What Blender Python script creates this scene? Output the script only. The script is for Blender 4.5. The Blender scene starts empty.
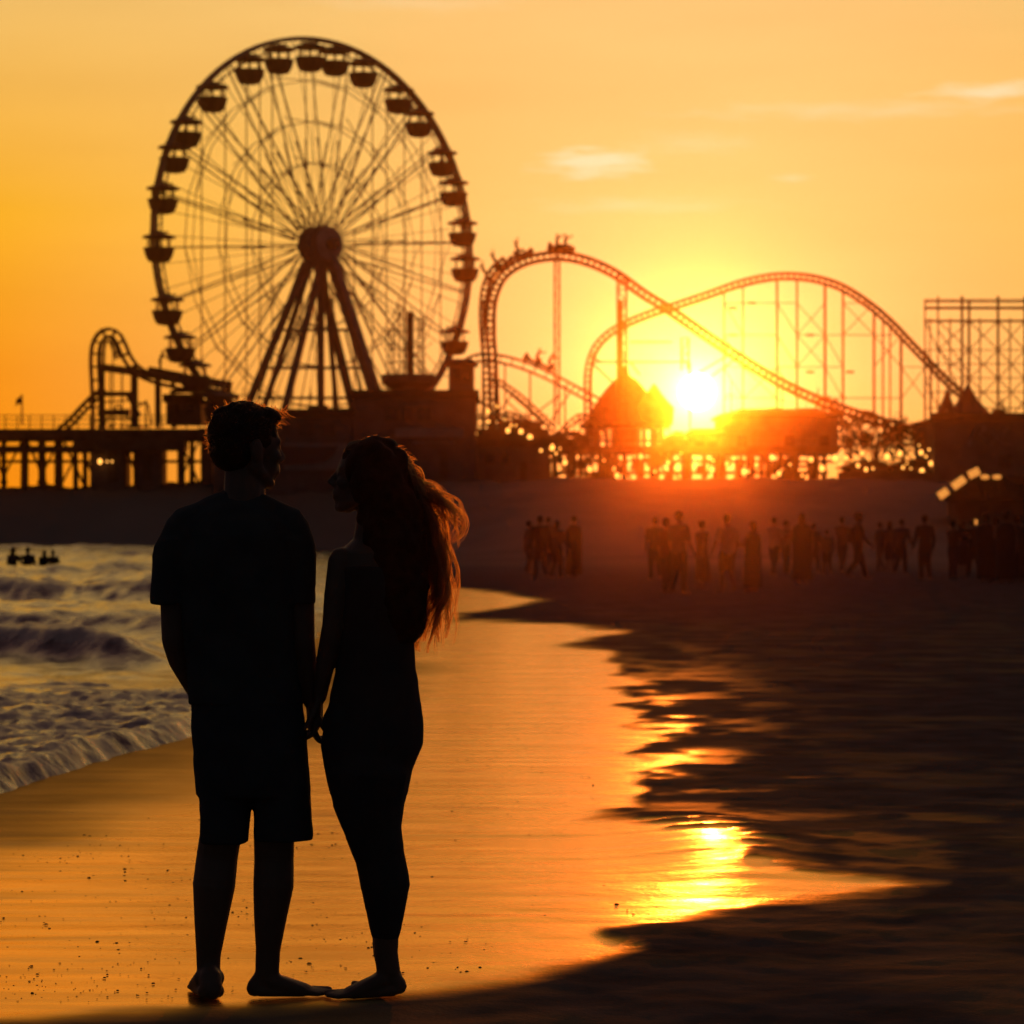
# tunables
SUN_S = .92
SUN_C = (1.0,.22,.025)
SUN_DISC = .34
NISH = .0015
HAZE_D = 2.4e-4
HAZE_G = .984
HAZE_C = (1.0,.50,.14)
SKY_LOW = [(0,(1.0,.265,0)),(.15,(1.0,.33,.001)),(.30,(.98,.48,.016)),(.5,(.91,.58,.165)),(1,(.5,.34,.16))]
SKY_NEAR = [(0,(1.0,.54,.06)),(.15,(1.0,.72,.27)),(.30,(1.0,.73,.31)),(.5,(.94,.67,.30)),(1,(.50,.35,.17))]
SKY_FAR = [(.09,(.70,.40,.16)),(.16,(.27,.14,.11)),(.26,(.115,.068,.080)),(.42,(.040,.034,.044)),(.6,(.021,.025,.031)),(1,(.016,.021,.026))]
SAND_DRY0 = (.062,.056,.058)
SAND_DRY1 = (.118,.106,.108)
WET_R0 = .13
WET_R1 = .36
WET_SPEC = .0
WET_SHEEN_TINT = (1.0,.66,.22)  # sunset gold put into the wet sand's reflection colour
WET_B1 = .4
WET_B2 = .16
FOAM_C = (.38,.295,.265)
SEA_TINT = (1.0,.62,.55)
COAT_W = .30
COAT_R = .20
import bpy, bmesh, math, random
import numpy as np
from mathutils import Vector, Matrix, Euler, noise
random.seed(11)
R = math.radians
S = bpy.context.scene
COL = S.collection
F = 3000.0            # focal length in pixels of a 1024 px wide frame
HY = 530.0            # row of the horizon
CZ = 1.4              # camera height

def at(px, py, D):
    return Vector(((px - 512) / F * D, D, CZ + (HY - py) / F * D))

# ---------------------------------------------------------------- mesh builder
ORG = {}
class MB:
    def __init__(s): s.v = []; s.f = []
    def add(s, vs, fs):
        b = len(s.v); s.v += [Vector(v) for v in vs]; s.f += [tuple(i + b for i in f) for f in fs]; return s
    def box(s, c, size, rz=0.0):
        c = Vector(c); m = Matrix.Rotation(rz, 3, 'Z'); hx, hy, hz = [q / 2 for q in size]
        vs = [c + m @ Vector((x * hx, y * hy, z * hz)) for x, y, z in
              ((-1,-1,-1),(1,-1,-1),(1,1,-1),(-1,1,-1),(-1,-1,1),(1,-1,1),(1,1,1),(-1,1,1))]
        return s.add(vs, [(0,3,2,1),(4,5,6,7),(0,1,5,4),(1,2,6,5),(2,3,7,6),(3,0,4,7)])
    def bar(s, p, q, w, h=None):
        p, q = Vector(p), Vector(q); h = h or w; d = (q - p)
        if d.length < 1e-6: return s
        d.normalize(); up = Vector((0,0,1)) if abs(d.z) < .95 else Vector((0,1,0))
        a = d.cross(up).normalized() * (w / 2); b = a.cross(d).normalized() * (h / 2)
        vs = [p-a-b, p+a-b, p+a+b, p-a+b, q-a-b, q+a-b, q+a+b, q-a+b]
        return s.add(vs, [(0,3,2,1),(4,5,6,7),(0,1,5,4),(1,2,6,5),(2,3,7,6),(3,0,4,7)])
    def tube(s, pts, r, n=6, closed=False):
        pts = [Vector(p) for p in pts]; N = len(pts); rs = r if isinstance(r, (list, tuple)) else [r] * N
        vs = []; prev = None
        for i in range(N):
            if closed: t = pts[(i+1) % N] - pts[i-1]
            else: t = pts[min(i+1, N-1)] - pts[max(i-1, 0)]
            t.normalize()
            if prev is None:
                u = t.cross(Vector((0,0,1)) if abs(t.z) < .9 else Vector((0,1,0)))
            else:
                u = prev - t * prev.dot(t)
            u.normalize(); prev = u; w = t.cross(u)
            for k in range(n):
                a = 2 * math.pi * k / n
                vs.append(pts[i] + (u * math.cos(a) + w * math.sin(a)) * rs[i])
        fs = []
        for i in range(N if closed else N - 1):
            j = (i + 1) % N
            for k in range(n):
                l = (k + 1) % n
                fs.append((i*n+k, i*n+l, j*n+l, j*n+k))
        if not closed:
            fs.append(tuple(range(n))[::-1]); fs.append(tuple((N-1)*n + k for k in range(n)))
        return s.add(vs, fs)
    def rings(s, rings):
        """closed loft through rings of equal count"""
        n = len(rings[0]); vs = [p for r in rings for p in r]; fs = []
        for i in range(len(rings) - 1):
            for k in range(n):
                l = (k + 1) % n
                fs.append((i*n+k, i*n+l, (i+1)*n+l, (i+1)*n+k))
        fs.append(tuple(range(n))[::-1]); fs.append(tuple((len(rings)-1)*n + k for k in range(n)))
        return s.add(vs, fs)
    def loft(s, secs, n=20, p=2.0):
        rs = []
        for c, rx, ry in secs:
            c = Vector(c); ring = []
            for k in range(n):
                a = 2*math.pi*k/n; ca, sa = math.cos(a), math.sin(a)
                ring.append(c + Vector((math.copysign(abs(ca)**(2/p), ca) * rx, math.copysign(abs(sa)**(2/p), sa) * ry, 0)))
            rs.append(ring)
        return s.rings(rs)
    def lathe(s, prof, c, n=20):
        c = Vector(c)
        return s.rings([[c + Vector((r*math.cos(2*math.pi*k/n), r*math.sin(2*math.pi*k/n), z)) for k in range(n)] for r, z in prof])
    def capsule(s, p, q, r1, r2=None, n=12):
        p, q = Vector(p), Vector(q); r2 = r1 if r2 is None else r2
        d = q - p
        if d.length < 1e-6: d = Vector((0,0,1e-4))
        d.normalize(); u = d.cross(Vector((0,0,1)) if abs(d.z) < .9 else Vector((0,1,0))).normalized(); w = d.cross(u)
        rs = []
        for c, r, angs in ((p, r1, (-80,-45,0)), (q, r2, (0,45,80))):
            for a in angs:
                rr = r * math.cos(R(a)); cc = c + d * r * math.sin(R(a))
                rs.append([cc + (u*math.cos(2*math.pi*k/n) + w*math.sin(2*math.pi*k/n)) * rr for k in range(n)])
        return s.rings(rs)
    def ell(s, c, rx, ry, rz, M=None, n=16):
        c = Vector(c); rs = []
        for i in range(1, 12):
            t = math.pi * i / 12 - math.pi/2; ring = []
            for k in range(n):
                a = 2*math.pi*k/n
                q = Vector((rx*math.cos(t)*math.cos(a), ry*math.cos(t)*math.sin(a), rz*math.sin(t)))
                ring.append(c + (M @ q if M else q))
            rs.append(ring)
        return s.rings(rs)
    def xf(s, M):
        s.v = [M @ v for v in s.v]; return s
    def mesh(s, name, off=Vector((0,0,0))):
        me = bpy.data.meshes.new(name)
        me.from_pydata([tuple(v - off) for v in s.v], [], s.f); me.update()
        return me
    def build(s, name, mat, parent=None, smooth=False):
        off = ORG.get(parent.name, Vector((0,0,0))) if parent else Vector((0,0,0))
        me = s.mesh(name, off)
        bm = bmesh.new(); bm.from_mesh(me); bmesh.ops.recalc_face_normals(bm, faces=bm.faces); bm.to_mesh(me); bm.free()
        if smooth: me.shade_smooth()
        return link(name, me, mat, parent)

def link(name, me, mat, parent=None):
    o = bpy.data.objects.new(name, me); COL.objects.link(o)
    if mat: me.materials.append(mat)
    if parent:
        o.parent = parent; ORG[o.name] = ORG.get(parent.name, Vector((0,0,0)))
    else: ORG[o.name] = Vector((0,0,0))
    return o

def tag(o, label, cat, group=None, kind=None):
    if label: o['label'] = label
    if cat: o['category'] = cat
    if group: o['group'] = group
    if kind: o['kind'] = kind
    return o

def thing(name, loc, label, cat, group=None):
    o = bpy.data.objects.new(name, None); COL.objects.link(o); o.location = loc; o.empty_display_size = .2
    ORG[o.name] = Vector(loc)
    return tag(o, label, cat, group)

def solo(mb, name, mat, loc, label, cat, group=None, smooth=False):
    """thing that is a single mesh with its origin at its base"""
    o = mb.build(name, mat, None, smooth)
    loc = Vector(loc)
    o.data.transform(Matrix.Translation(-loc)); o.location = loc; ORG[o.name] = loc
    return tag(o, label, cat, group)

def remesh(mb, voxel, it=3, fac=.5, jitter=0.0, jscale=20.0, off=Vector((0,0,0))):
    """one continuous skin over overlapping volumes"""
    bm = bmesh.new(); me0 = mb.mesh('tmp', off); bm.from_mesh(me0); bmesh.ops.recalc_face_normals(bm, faces=bm.faces); bm.to_mesh(me0); bm.free()
    o = bpy.data.objects.new('tmp', me0); COL.objects.link(o)
    m = o.modifiers.new('r', 'REMESH'); m.mode = 'VOXEL'; m.voxel_size = voxel; m.use_smooth_shade = True
    if it:
        m2 = o.modifiers.new('s', 'SMOOTH'); m2.factor = fac; m2.iterations = it
    dg = bpy.context.evaluated_depsgraph_get()
    me = bpy.data.meshes.new_from_object(o.evaluated_get(dg), depsgraph=dg)
    bpy.data.objects.remove(o); bpy.data.meshes.remove(me0)
    if jitter:
        nrm = [v.normal.copy() for v in me.vertices]
        for v, n in zip(me.vertices, nrm):
            v.co += n * jitter * noise.fractal(v.co * jscale, 1.0, 2.0, 2)
    me.shade_smooth()
    me.name = 'skin'
    return me

# ---------------------------------------------------------------- materials
def nodemat(name):
    m = bpy.data.materials.new(name); m.use_nodes = True
    nt = m.node_tree; return m, nt, nt.nodes['Principled BSDF']

def mat(name, col, rough=.6, metal=0.0, var=.25, scale=3.0, bump=0.0, bscale=30.0, spec=.5):
    m, nt, b = nodemat(name)
    tc = nt.nodes.new('ShaderNodeTexCoord')
    nz = nt.nodes.new('ShaderNodeTexNoise'); nz.inputs['Scale'].default_value = scale; nz.inputs['Detail'].default_value = 5
    nt.links.new(tc.outputs['Object'], nz.inputs['Vector'])
    rp = nt.nodes.new('ShaderNodeValToRGB')
    rp.color_ramp.elements[0].position = .3; rp.color_ramp.elements[1].position = .7
    rp.color_ramp.elements[0].color = (*[c*(1-var) for c in col], 1); rp.color_ramp.elements[1].color = (*[min(1, c*(1+var)) for c in col], 1)
    nt.links.new(nz.outputs['Fac'], rp.inputs['Fac']); nt.links.new(rp.outputs['Color'], b.inputs['Base Color'])
    b.inputs['Roughness'].default_value = rough; b.inputs['Metallic'].default_value = metal
    b.inputs['Specular IOR Level'].default_value = spec
    if bump:
        n2 = nt.nodes.new('ShaderNodeTexNoise'); n2.inputs['Scale'].default_value = bscale; n2.inputs['Detail'].default_value = 4
        bp = nt.nodes.new('ShaderNodeBump'); bp.inputs['Strength'].default_value = .5; bp.inputs['Distance'].default_value = bump
        nt.links.new(tc.outputs['Object'], n2.inputs['Vector']); nt.links.new(n2.outputs['Fac'], bp.inputs['Height']); nt.links.new(bp.outputs['Normal'], b.inputs['Normal'])
    return m

def glow(name, col, strength):
    m, nt, b = nodemat(name)
    b.inputs['Base Color'].default_value = (*col, 1); b.inputs['Emission Color'].default_value = (*col, 1); b.inputs['Emission Strength'].default_value = strength
    return m

M = {}
M['steel'] = mat('painted_steel', (.07,.065,.06), .55, .1, .3, 2)
M['wheel_white'] = mat('weathered_wheel_paint', (.16,.15,.14), .6, 0, .2, 1.5)
M['gondola'] = mat('gondola_paint', (.12,.06,.05), .5, 0, .2, 2)
M['track'] = mat('track_paint', (.13,.07,.04), .6, .1, .25, 2)
M['wood'] = mat('weathered_pier_timber', (.12,.085,.06), .85, 0, .4, 1.2, .01, 20, .2)
M['hall'] = mat('painted_boards', (.17,.13,.12), .85, 0, .25, .8, 0, 30, .2)
M['hall_pale'] = mat('faded_cream_boards', (.42,.34,.3), .8, 0, .2, .8, 0, 30, .2)
M['roofing'] = mat('dark_shingle_roof', (.09,.06,.05), .9, 0, .3, 2, .02, 15, .1)
M['canvas'] = mat('tent_canvas', (.10,.07,.065), .8, 0, .2, 1, 0, 30, .2)
M['glass'] = mat('window_glass', (.02,.02,.025), .25, 0, .1, 1)
M['skin'] = mat('skin', (.14,.085,.06), .6, 0, .12, 12, .001, 150, .3)
M['shirt_dark'] = mat('black_cotton', (.055,.06,.062), .95, 0, .2, 10, .003, 60, .08)
M['shorts_dark'] = mat('dark_cotton_twill', (.05,.055,.062), .95, 0, .2, 10, .003, 60, .08)
M['knit_dark'] = mat('black_stretch_knit', (.05,.05,.052), .95, 0, .15, 10, .002, 60, .08)
M['hair_dark'] = mat('dark_brown_hair', (.03,.018,.012), .7, 0, .3, 40, .004, 120, .1)
M['cloth_white'] = mat('white_cotton', (.20,.18,.165), .9, 0, .1, 6)
M['cloth_grey'] = mat('grey_cloth', (.06,.058,.056), .9, 0, .15, 6)
M['cloth_navy'] = mat('navy_cloth', (.02,.022,.035), .9, 0, .15, 6)
M['cloth_black'] = mat('black_cloth', (.016,.016,.017), .9, 0, .15, 6)
M['cloth_red'] = mat('rust_red_cloth', (.05,.02,.017), .9, 0, .15, 6)
M['cloth_tan'] = mat('tan_cloth', (.07,.055,.045), .9, 0, .15, 6)
M['bulb'] = glow('warm_bulb', (1.0,.42,.07), 3.0)
M['lit_pane'] = glow('lit_panel', (1.0,.36,.06), .85)
M['flag'] = mat('faded_flag_cloth', (.25,.08,.06), .8, 0, .2, 2)
M['shell'] = mat('pebble_and_shell', (.05,.04,.035), .7, 0, .5, 30)
M['grey_wrap'] = mat('pale_mural_paint', (.3,.26,.24), .8, 0, .1, 1)
M['mural_dark'] = mat('dark_mural_paint', (.08,.06,.06), .8, 0, .1, 1)

def hairmat():
    m = bpy.data.materials.new('backlit_hair_strands'); m.use_nodes = True; nt = m.node_tree
    nt.nodes.clear(); out = nt.nodes.new('ShaderNodeOutputMaterial')
    h = nt.nodes.new('ShaderNodeBsdfHairPrincipled'); h.parametrization = 'MELANIN'
    h.inputs['Melanin'].default_value = HAIR_MEL; h.inputs['Melanin Redness'].default_value = .85; h.inputs['Roughness'].default_value = .35
    h.inputs['Radial Roughness'].default_value = .45; h.inputs['Random Color'].default_value = .3
    nt.links.new(h.outputs[0], out.inputs['Surface']); return m
HAIR_MEL = .55
M['strand'] = hairmat()

def hair_curves(name, strands, radius, parent):
    off = ORG[parent.name]
    cu = bpy.data.hair_curves.new(name)
    cu.add_curves([len(s) for s in strands])
    pos = np.array([tuple(p - off) for s in strands for p in s], dtype=np.float32).ravel()
    cu.attributes['position'].data.foreach_set('vector', pos)
    rad = cu.attributes.get('radius') or cu.attributes.new('radius', 'FLOAT', 'POINT')
    rr = np.array([radius * (1 - .75 * i / (len(s)-1)) for s in strands for i in range(len(s))], dtype=np.float32)
    rad.data.foreach_set('value', rr)
    cu.materials.append(M['strand'])
    o = bpy.data.objects.new(name, cu); COL.objects.link(o); o.parent = parent; ORG[o.name] = off
    return o

def spline(pts, n, tension=.5):
    """Catmull-Rom through pts, n samples in all, about evenly spaced"""
    pts = [Vector(p) for p in pts]
    P = [pts[0]*2 - pts[1]] + pts + [pts[-1]*2 - pts[-2]]
    dense = []
    for i in range(1, len(P)-2):
        for k in range(24):
            t = k/24; a, b, c, d = P[i-1], P[i], P[i+1], P[i+2]
            dense.append(.5*((2*b) + (c-a)*t + (2*a-5*b+4*c-d)*t*t + (3*b-a-3*c+d)*t**3))
    dense.append(P[-2])
    L = [0]
    for i in range(1, len(dense)): L.append(L[-1] + (dense[i]-dense[i-1]).length)
    out = []; j = 0
    for k in range(n):
        s = L[-1]*k/(n-1)
        while j < len(L)-2 and L[j+1] < s: j += 1
        t = (s-L[j])/max(1e-9, L[j+1]-L[j]); out.append(dense[j].lerp(dense[j+1], t))
    return out

# ---------------------------------------------------------------- camera
cd = bpy.data.cameras.new('camera'); cam = bpy.data.objects.new('camera', cd); COL.objects.link(cam)
cam.location = (0,0,CZ); cam.rotation_euler = (R(90),0,0)
cd.sensor_width = 36; cd.lens = F/1024*36; cd.shift_y = (HY-512)/1024
cd.clip_start = .2; cd.clip_end = 5000
cd.dof.use_dof = True; cd.dof.focus_distance = 9.0; cd.dof.aperture_fstop = 7.0
S.camera = cam

# ---------------------------------------------------------------- sun, sky
SAZ = math.atan((697-512)/F); SEL = math.atan((HY-392)/F*math.cos(SAZ))
sdir = Vector((math.sin(SAZ)*math.cos(SEL), math.cos(SAZ)*math.cos(SEL), math.sin(SEL)))
sl = bpy.data.lights.new('sun', 'SUN'); sl.energy = SUN_S; sl.angle = R(.53); sl.color = SUN_C
so = bpy.data.objects.new('sun', sl); COL.objects.link(so); so.location = (0,0,60); so.rotation_euler = (-sdir).to_track_quat('-Z','Y').to_euler()

W = bpy.data.worlds.new('World'); S.world = W; W.use_nodes = True
nt = W.node_tree; nt.nodes.clear(); N = nt.nodes.new; Lk = nt.links.new
def math_n(op, a, b=None, clamp=False):
    n = N('ShaderNodeMath'); n.operation = op; n.use_clamp = clamp
    for i, v in enumerate((a, b)):
        if v is None: continue
        if isinstance(v, (int, float)): n.inputs[i].default_value = v
        else: Lk(v, n.inputs[i])
    return n.outputs[0]
def ramp_n(fac, els, interp='LINEAR'):
    r = N('ShaderNodeValToRGB'); r.color_ramp.interpolation = interp
    e = r.color_ramp.elements
    while len(e) < len(els): e.new(.5)
    for x, (p, c) in zip(e, els): x.position = p; x.color = (*c, 1)
    Lk(fac, r.inputs['Fac']); return r.outputs['Color']
def mix_n(f, a, b, mode='MIX'):
    n = N('ShaderNodeMix'); n.data_type = 'RGBA'; n.blend_type = mode; n.clamp_factor = True
    for s_, v in ((n.inputs[0], f), (n.inputs[6], a), (n.inputs[7], b)):
        if isinstance(v, (int, float)): s_.default_value = v
        elif isinstance(v, tuple): s_.default_value = (*v, 1)
        else: Lk(v, s_)
    return n.outputs[2]
out = N('ShaderNodeOutputWorld'); bg = N('ShaderNodeBackground')
tc = N('ShaderNodeTexCoord'); dirv = tc.outputs['Generated']
dp = N('ShaderNodeVectorMath'); dp.operation = 'DOT_PRODUCT'; Lk(dirv, dp.inputs[0]); dp.inputs[1].default_value = sdir
ang = math_n('MULTIPLY', math_n('ARCCOSINE', math_n('MINIMUM', dp.outputs['Value'], 1.0)), 180/math.pi)   # degrees from the sun
sep = N('ShaderNodeSeparateXYZ'); Lk(dirv, sep.inputs[0])
elev = math_n('MULTIPLY', math_n('ARCSINE', sep.outputs['Z']), 180/math.pi)
# afterglow colours by height above the horizon (0..20 degrees)
low = ramp_n(math_n('DIVIDE', elev, 20.0, True), SKY_LOW)
near = ramp_n(math_n('DIVIDE', elev, 20.0, True), SKY_NEAR)
nf = math_n('POWER', math_n('MULTIPLY', math_n('SUBTRACT', 1.0, math_n('DIVIDE', ang, 14.5, True)), 1.0), 1.25)
front = mix_n(nf, low, near)
far = ramp_n(math_n('DIVIDE', ang, 180.0, True), SKY_FAR)
mr = N('ShaderNodeMapRange'); mr.interpolation_type = 'SMOOTHSTEP'; Lk(ang, mr.inputs['Value']); mr.inputs['From Min'].default_value = 15; mr.inputs['From Max'].default_value = 38
base = mix_n(mr.outputs[0], front, far)
# thin streaks of cloud
def cloud(px, py, wx, wy, amt, base, seed):
    c = at(px, py, 1.0) - Vector((0,0,CZ)); c.normalize()
    cm = N('ShaderNodeMapping'); cm.inputs['Location'].default_value = (-c.x/wx, 0, -c.z/wy); cm.inputs['Scale'].default_value = (1/wx, 0, 1/wy); Lk(dirv, cm.inputs['Vector'])
    nm = N('ShaderNodeMapping'); nm.inputs['Scale'].default_value = (70, 1, 420); nm.inputs['Location'].default_value = (seed, 0, seed*2.3); Lk(dirv, nm.inputs['Vector'])
    nz = N('ShaderNodeTexNoise'); nz.inputs['Scale'].default_value = 1.0; nz.inputs['Detail'].default_value = 5; Lk(nm.outputs[0], nz.inputs['Vector'])
    ln = N('ShaderNodeVectorMath'); ln.operation = 'LENGTH'; Lk(cm.outputs[0], ln.inputs[0])
    m = math_n('SUBTRACT', 1.0, ln.outputs['Value'], True)
    m = math_n('SUBTRACT', math_n('ADD', m, math_n('MULTIPLY', math_n('SUBTRACT', nz.outputs['Fac'], .5), 1.3)), .28, True)
    front_only = math_n('GREATER_THAN', sep.outputs['Y'], 0.0)
    return mix_n(math_n('MULTIPLY', math_n('MULTIPLY', m, amt), front_only), base, (1.0,.84,.50))
base = cloud(597, 163, .030, .0085, 1.8, base, 3.1)
base = cloud(1000, 90, .036, .0050, 1.3, base, 7.7)
base = cloud(790, 177, .010, .0030, .6, base, 1.3)
base = cloud(690, 143, .034, .0060, .35, base, 9.2)
base = cloud(860, 110, .09, .0055, .5, base, 4.4)
base = cloud(640, 205, .06, .0045, .45, base, 6.1)
base = cloud(420, 3, .06, .005, .35, base, 5.2)
# faint uneven high haze, drawn out along the horizon
hm_ = N('ShaderNodeMapping'); hm_.inputs['Scale'].default_value = (7, 7, 46); Lk(dirv, hm_.inputs['Vector'])
hn_ = N('ShaderNodeTexNoise'); hn_.inputs['Scale'].default_value = 1.0; hn_.inputs['Detail'].default_value = 4; Lk(hm_.outputs[0], hn_.inputs['Vector'])
base = mix_n(1.0, base, ramp_n(hn_.outputs['Fac'], [(.3,(.93,.91,.88)),(.7,(1.0,1.0,1.0))]), 'MULTIPLY')
# glow round the sun and the sun's own disc
g1 = math_n('POWER', 2.718, math_n('MULTIPLY', ang, -1/1.1))
g2 = math_n('POWER', 2.718, math_n('MULTIPLY', ang, -1/.27))
base = mix_n(1.0, base, mix_n(1.0, (0,0,0), mix_n(g1, (0,0,0), (.42,.30,.30)), 'ADD'), 'ADD')
base = mix_n(1.0, base, mix_n(g2, (0,0,0), (3.0,2.6,1.9)), 'ADD')
disc = math_n('LESS_THAN', ang, SUN_DISC)
base = mix_n(1.0, base, mix_n(disc, (0,0,0), (14.0,12.0,8.0)), 'ADD')
sky = N('ShaderNodeTexSky'); sky.sky_type = 'NISHITA'; sky.sun_disc = False; sky.sun_elevation = SEL; sky.sun_rotation = SAZ; sky.dust_density = 4; sky.air_density = 1.5
base = mix_n(1.0, base, mix_n(1.0, sky.outputs[0], (NISH,NISH,NISH), 'MULTIPLY'), 'ADD')
Lk(base, bg.inputs['Color']); bg.inputs['Strength'].default_value = 1.0; Lk(bg.outputs[0], out.inputs['Surface'])
S.view_settings.view_transform = 'Standard'; S.view_settings.look = 'None'; S.view_settings.gamma = 1; S.view_settings.exposure = 0
S.cycles.use_denoising = True; S.cycles.max_bounces = 6; S.cycles.volume_bounces = 0; S.cycles.transparent_max_bounces = 8
S.cycles.sample_clamp_indirect = 4.0; S.cycles.caustics_reflective = False
W.cycles.sampling_method = 'MANUAL'; W.cycles.sample_map_resolution = 2048

# haze box
hz = MB().box((0, 300, 60), (800, 640, 124))
ho = hz.build('haze', None); ho['kind'] = 'stuff'; ho['label'] = 'warm sea haze filling the air over the beach'
hm = bpy.data.materials.new('sea_haze'); hm.use_nodes = True; hn = hm.node_tree; hn.nodes.clear()
hout = hn.nodes.new('ShaderNodeOutputMaterial'); pv = hn.nodes.new('ShaderNodeVolumePrincipled')
pv.inputs['Color'].default_value = (*HAZE_C, 1); pv.inputs['Density'].default_value = HAZE_D; pv.inputs['Anisotropy'].default_value = HAZE_G
hn.links.new(pv.outputs[0], hout.inputs['Volume']); ho.data.materials.append(hm)
# ---------------------------------------------------------------- numpy noise
def vnoise(x, y, seed=0):
    xi = np.floor(x).astype(np.int64); yi = np.floor(y).astype(np.int64); fx = x - xi; fy = y - yi
    fx = fx*fx*(3-2*fx); fy = fy*fy*(3-2*fy)
    def h(a, b):
        n = (a*374761393 + b*668265263 + seed*1442695041) & 0x7fffffff
        n = ((n ^ (n >> 13)) * 1274126177) & 0x7fffffff
        return ((n ^ (n >> 16)) & 0xffff) / 65535.0
    return (h(xi,yi)*(1-fx)+h(xi+1,yi)*fx)*(1-fy) + (h(xi,yi+1)*(1-fx)+h(xi+1,yi+1)*fx)*fy
def fbm(x, y, oct=4, seed=0):
    s = 0; a = .5
    for i in range(oct):
        s = s + a*(vnoise(x, y, seed+i*17)-.5)*2; x = x*2.03+7.1; y = y*2.03+3.7; a *= .5
    return s
def sstep(a, b, x):
    t = np.clip((x-a)/(b-a), 0, 1); return t*t*(3-2*t)

SH_Y = [0, 8, 12, 15.6, 20, 30, 45, 60, 80, 120, 165, 230, 400]
SH_X = [-5, -4.0, -3.2, -2.62, -2.15, -1.9, -2.0, -1.8, -3.0, -6, -9, -13, -30]
def shore(y): return np.interp(y, SH_Y, SH_X)

def grid_object(name, X, Y, Z, attrs, material):
    n, m = X.shape
    me = bpy.data.meshes.new(name)
    co = np.stack([X, Y, Z], -1).reshape(-1, 3).astype(np.float32)
    idx = np.arange(n*m).reshape(n, m)
    q = np.stack([idx[:-1,:-1], idx[:-1,1:], idx[1:,1:], idx[1:,:-1]], -1).reshape(-1, 4)
    me.vertices.add(len(co)); me.vertices.foreach_set('co', co.ravel())
    me.loops.add(q.size); me.loops.foreach_set('vertex_index', q.ravel().astype(np.int32))
    me.polygons.add(len(q)); me.polygons.foreach_set('loop_start', np.arange(0, q.size, 4, dtype=np.int32)); me.polygons.foreach_set('loop_total', np.full(len(q), 4, dtype=np.int32))
    me.update(calc_edges=True)
    for k, v in attrs.items():
        a = me.attributes.new(k, 'FLOAT', 'POINT'); a.data.foreach_set('value', v.reshape(-1).astype(np.float32))
    me.shade_smooth()
    return link(name, me, material)

# wet sheet left by the last wave: its outline on the sand in metres (x, y)
WET = [(px, py) for px, py in ((-400,1030),(0,1022),(200,1011),(330,1001),(400,992),(520,978),(600,962),(640,948),(610,936),(700,920),(800,906),(880,897),(948,887),(880,876),(800,866),(756,857),
       (745,842),(730,828),(660,826),(572,821),(640,808),(655,796),(660,775),(650,745),(640,720),(630,695),(625,675),(620,662),(610,652),(545,646),(600,638),(628,631),(560,625),(450,621),(455,613),(500,608),(538,601),(500,594),(445,588),(400,580))]
WETP = np.array([((px-512)/F*(CZ*F/(py-HY)), CZ*F/(py-HY)) for px, py in WET])
WETP = np.vstack([WETP, [(-12, 84), (-40, 84), (-40, 8.0)]])
def wet_sd(x, y):
    """signed distance in a plane where depth is measured in log steps: >0 inside"""
    ly = np.log(np.maximum(y, 1)) * 9.0
    sx = x / np.maximum(y, 1) * 60.0
    px = WETP[:,0] / WETP[:,1] * 60.0; py = np.log(WETP[:,1]) * 9.0
    d = np.full(x.shape, 1e9); ins = np.zeros(x.shape, bool); n = len(px)
    for i in range(n):
        j = (i+1) % n; ex, ey = px[j]-px[i], py[j]-py[i]
        t = np.clip(((sx-px[i])*ex + (ly-py[i])*ey) / (ex*ex+ey*ey+1e-12), 0, 1)
        d = np.minimum(d, np.hypot(sx-px[i]-t*ex, ly-py[i]-t*ey))
        c = ((py[i] > ly) != (py[j] > ly)) & (sx < ex*(ly-py[i])/(ey if abs(ey) > 1e-12 else 1e-12) + px[i])
        ins ^= c
    return np.where(ins, d, -d)

# ---------------------------------------------------------------- sand sheet
ys = np.concatenate([[-10, -4, 0, 3, 5], np.geomspace(6.5, 320, 1050), [360, 420, 500, 580]])
us = np.concatenate([np.linspace(-6, -.34, 40), np.linspace(-.33, .33, 330), np.linspace(.34, 6, 40)])
Yg, Ug = np.meshgrid(ys, us, indexing='ij')
Xg = np.clip(Ug * np.maximum(Yg, 6.5), -380, 380)
dsh = shore(Yg) - Xg                      # metres out to sea
Zg = -np.clip(.05*(dsh-.1), 0, 1.6)
rise0 = 168 + 58*sstep(4, -14, Xg)
berm = sstep(rise0, 246, Yg) * (5.35+.6*sstep(-14,-32,Xg)) * (1 + .07*fbm(Xg*.15, Yg*.15, 3, 5) + .10*np.clip(fbm(Xg*.55, Yg*.5, 4, 6), -.2, 1))
Zg = Zg + berm + np.where(Yg > 246, 0.0, 0)
sd = wet_sd(Xg, Yg)
edge = fbm(Xg*1.2, Yg*.9, 4, 3)
streak = fbm(Xg*.35, Yg*4.0/ np.maximum(Yg/12, 1), 4, 31)
patch = np.exp(-((np.log(np.maximum(Yg,1)/21.)/.42)**2)) * sstep(.2, 1.1, Xg/np.maximum(Yg,1)*20)
fine = fbm(Xg*2.4, Yg*1.5, 5, 61)
sd2 = sd + .27*edge + .24*streak*np.clip(Yg/9-.6, .3, 1) + patch*(1.7*fine-.05) + 1.5*np.exp(-((Xg-.98)/.30)**2-((Yg-14.0)/1.0)**2)*(fbm(Xg*.5, Yg*5.5, 3, 64)-.12)
wet = sstep(-.24, .26, sd2) * (1-.35*patch*sstep(.5, -.6, sd))
patch2 = np.exp(-((np.log(np.maximum(Yg,1)/22.)/.55)**2)) * sstep(.2, 1.1, Xg/np.maximum(Yg,1)*20)
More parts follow.
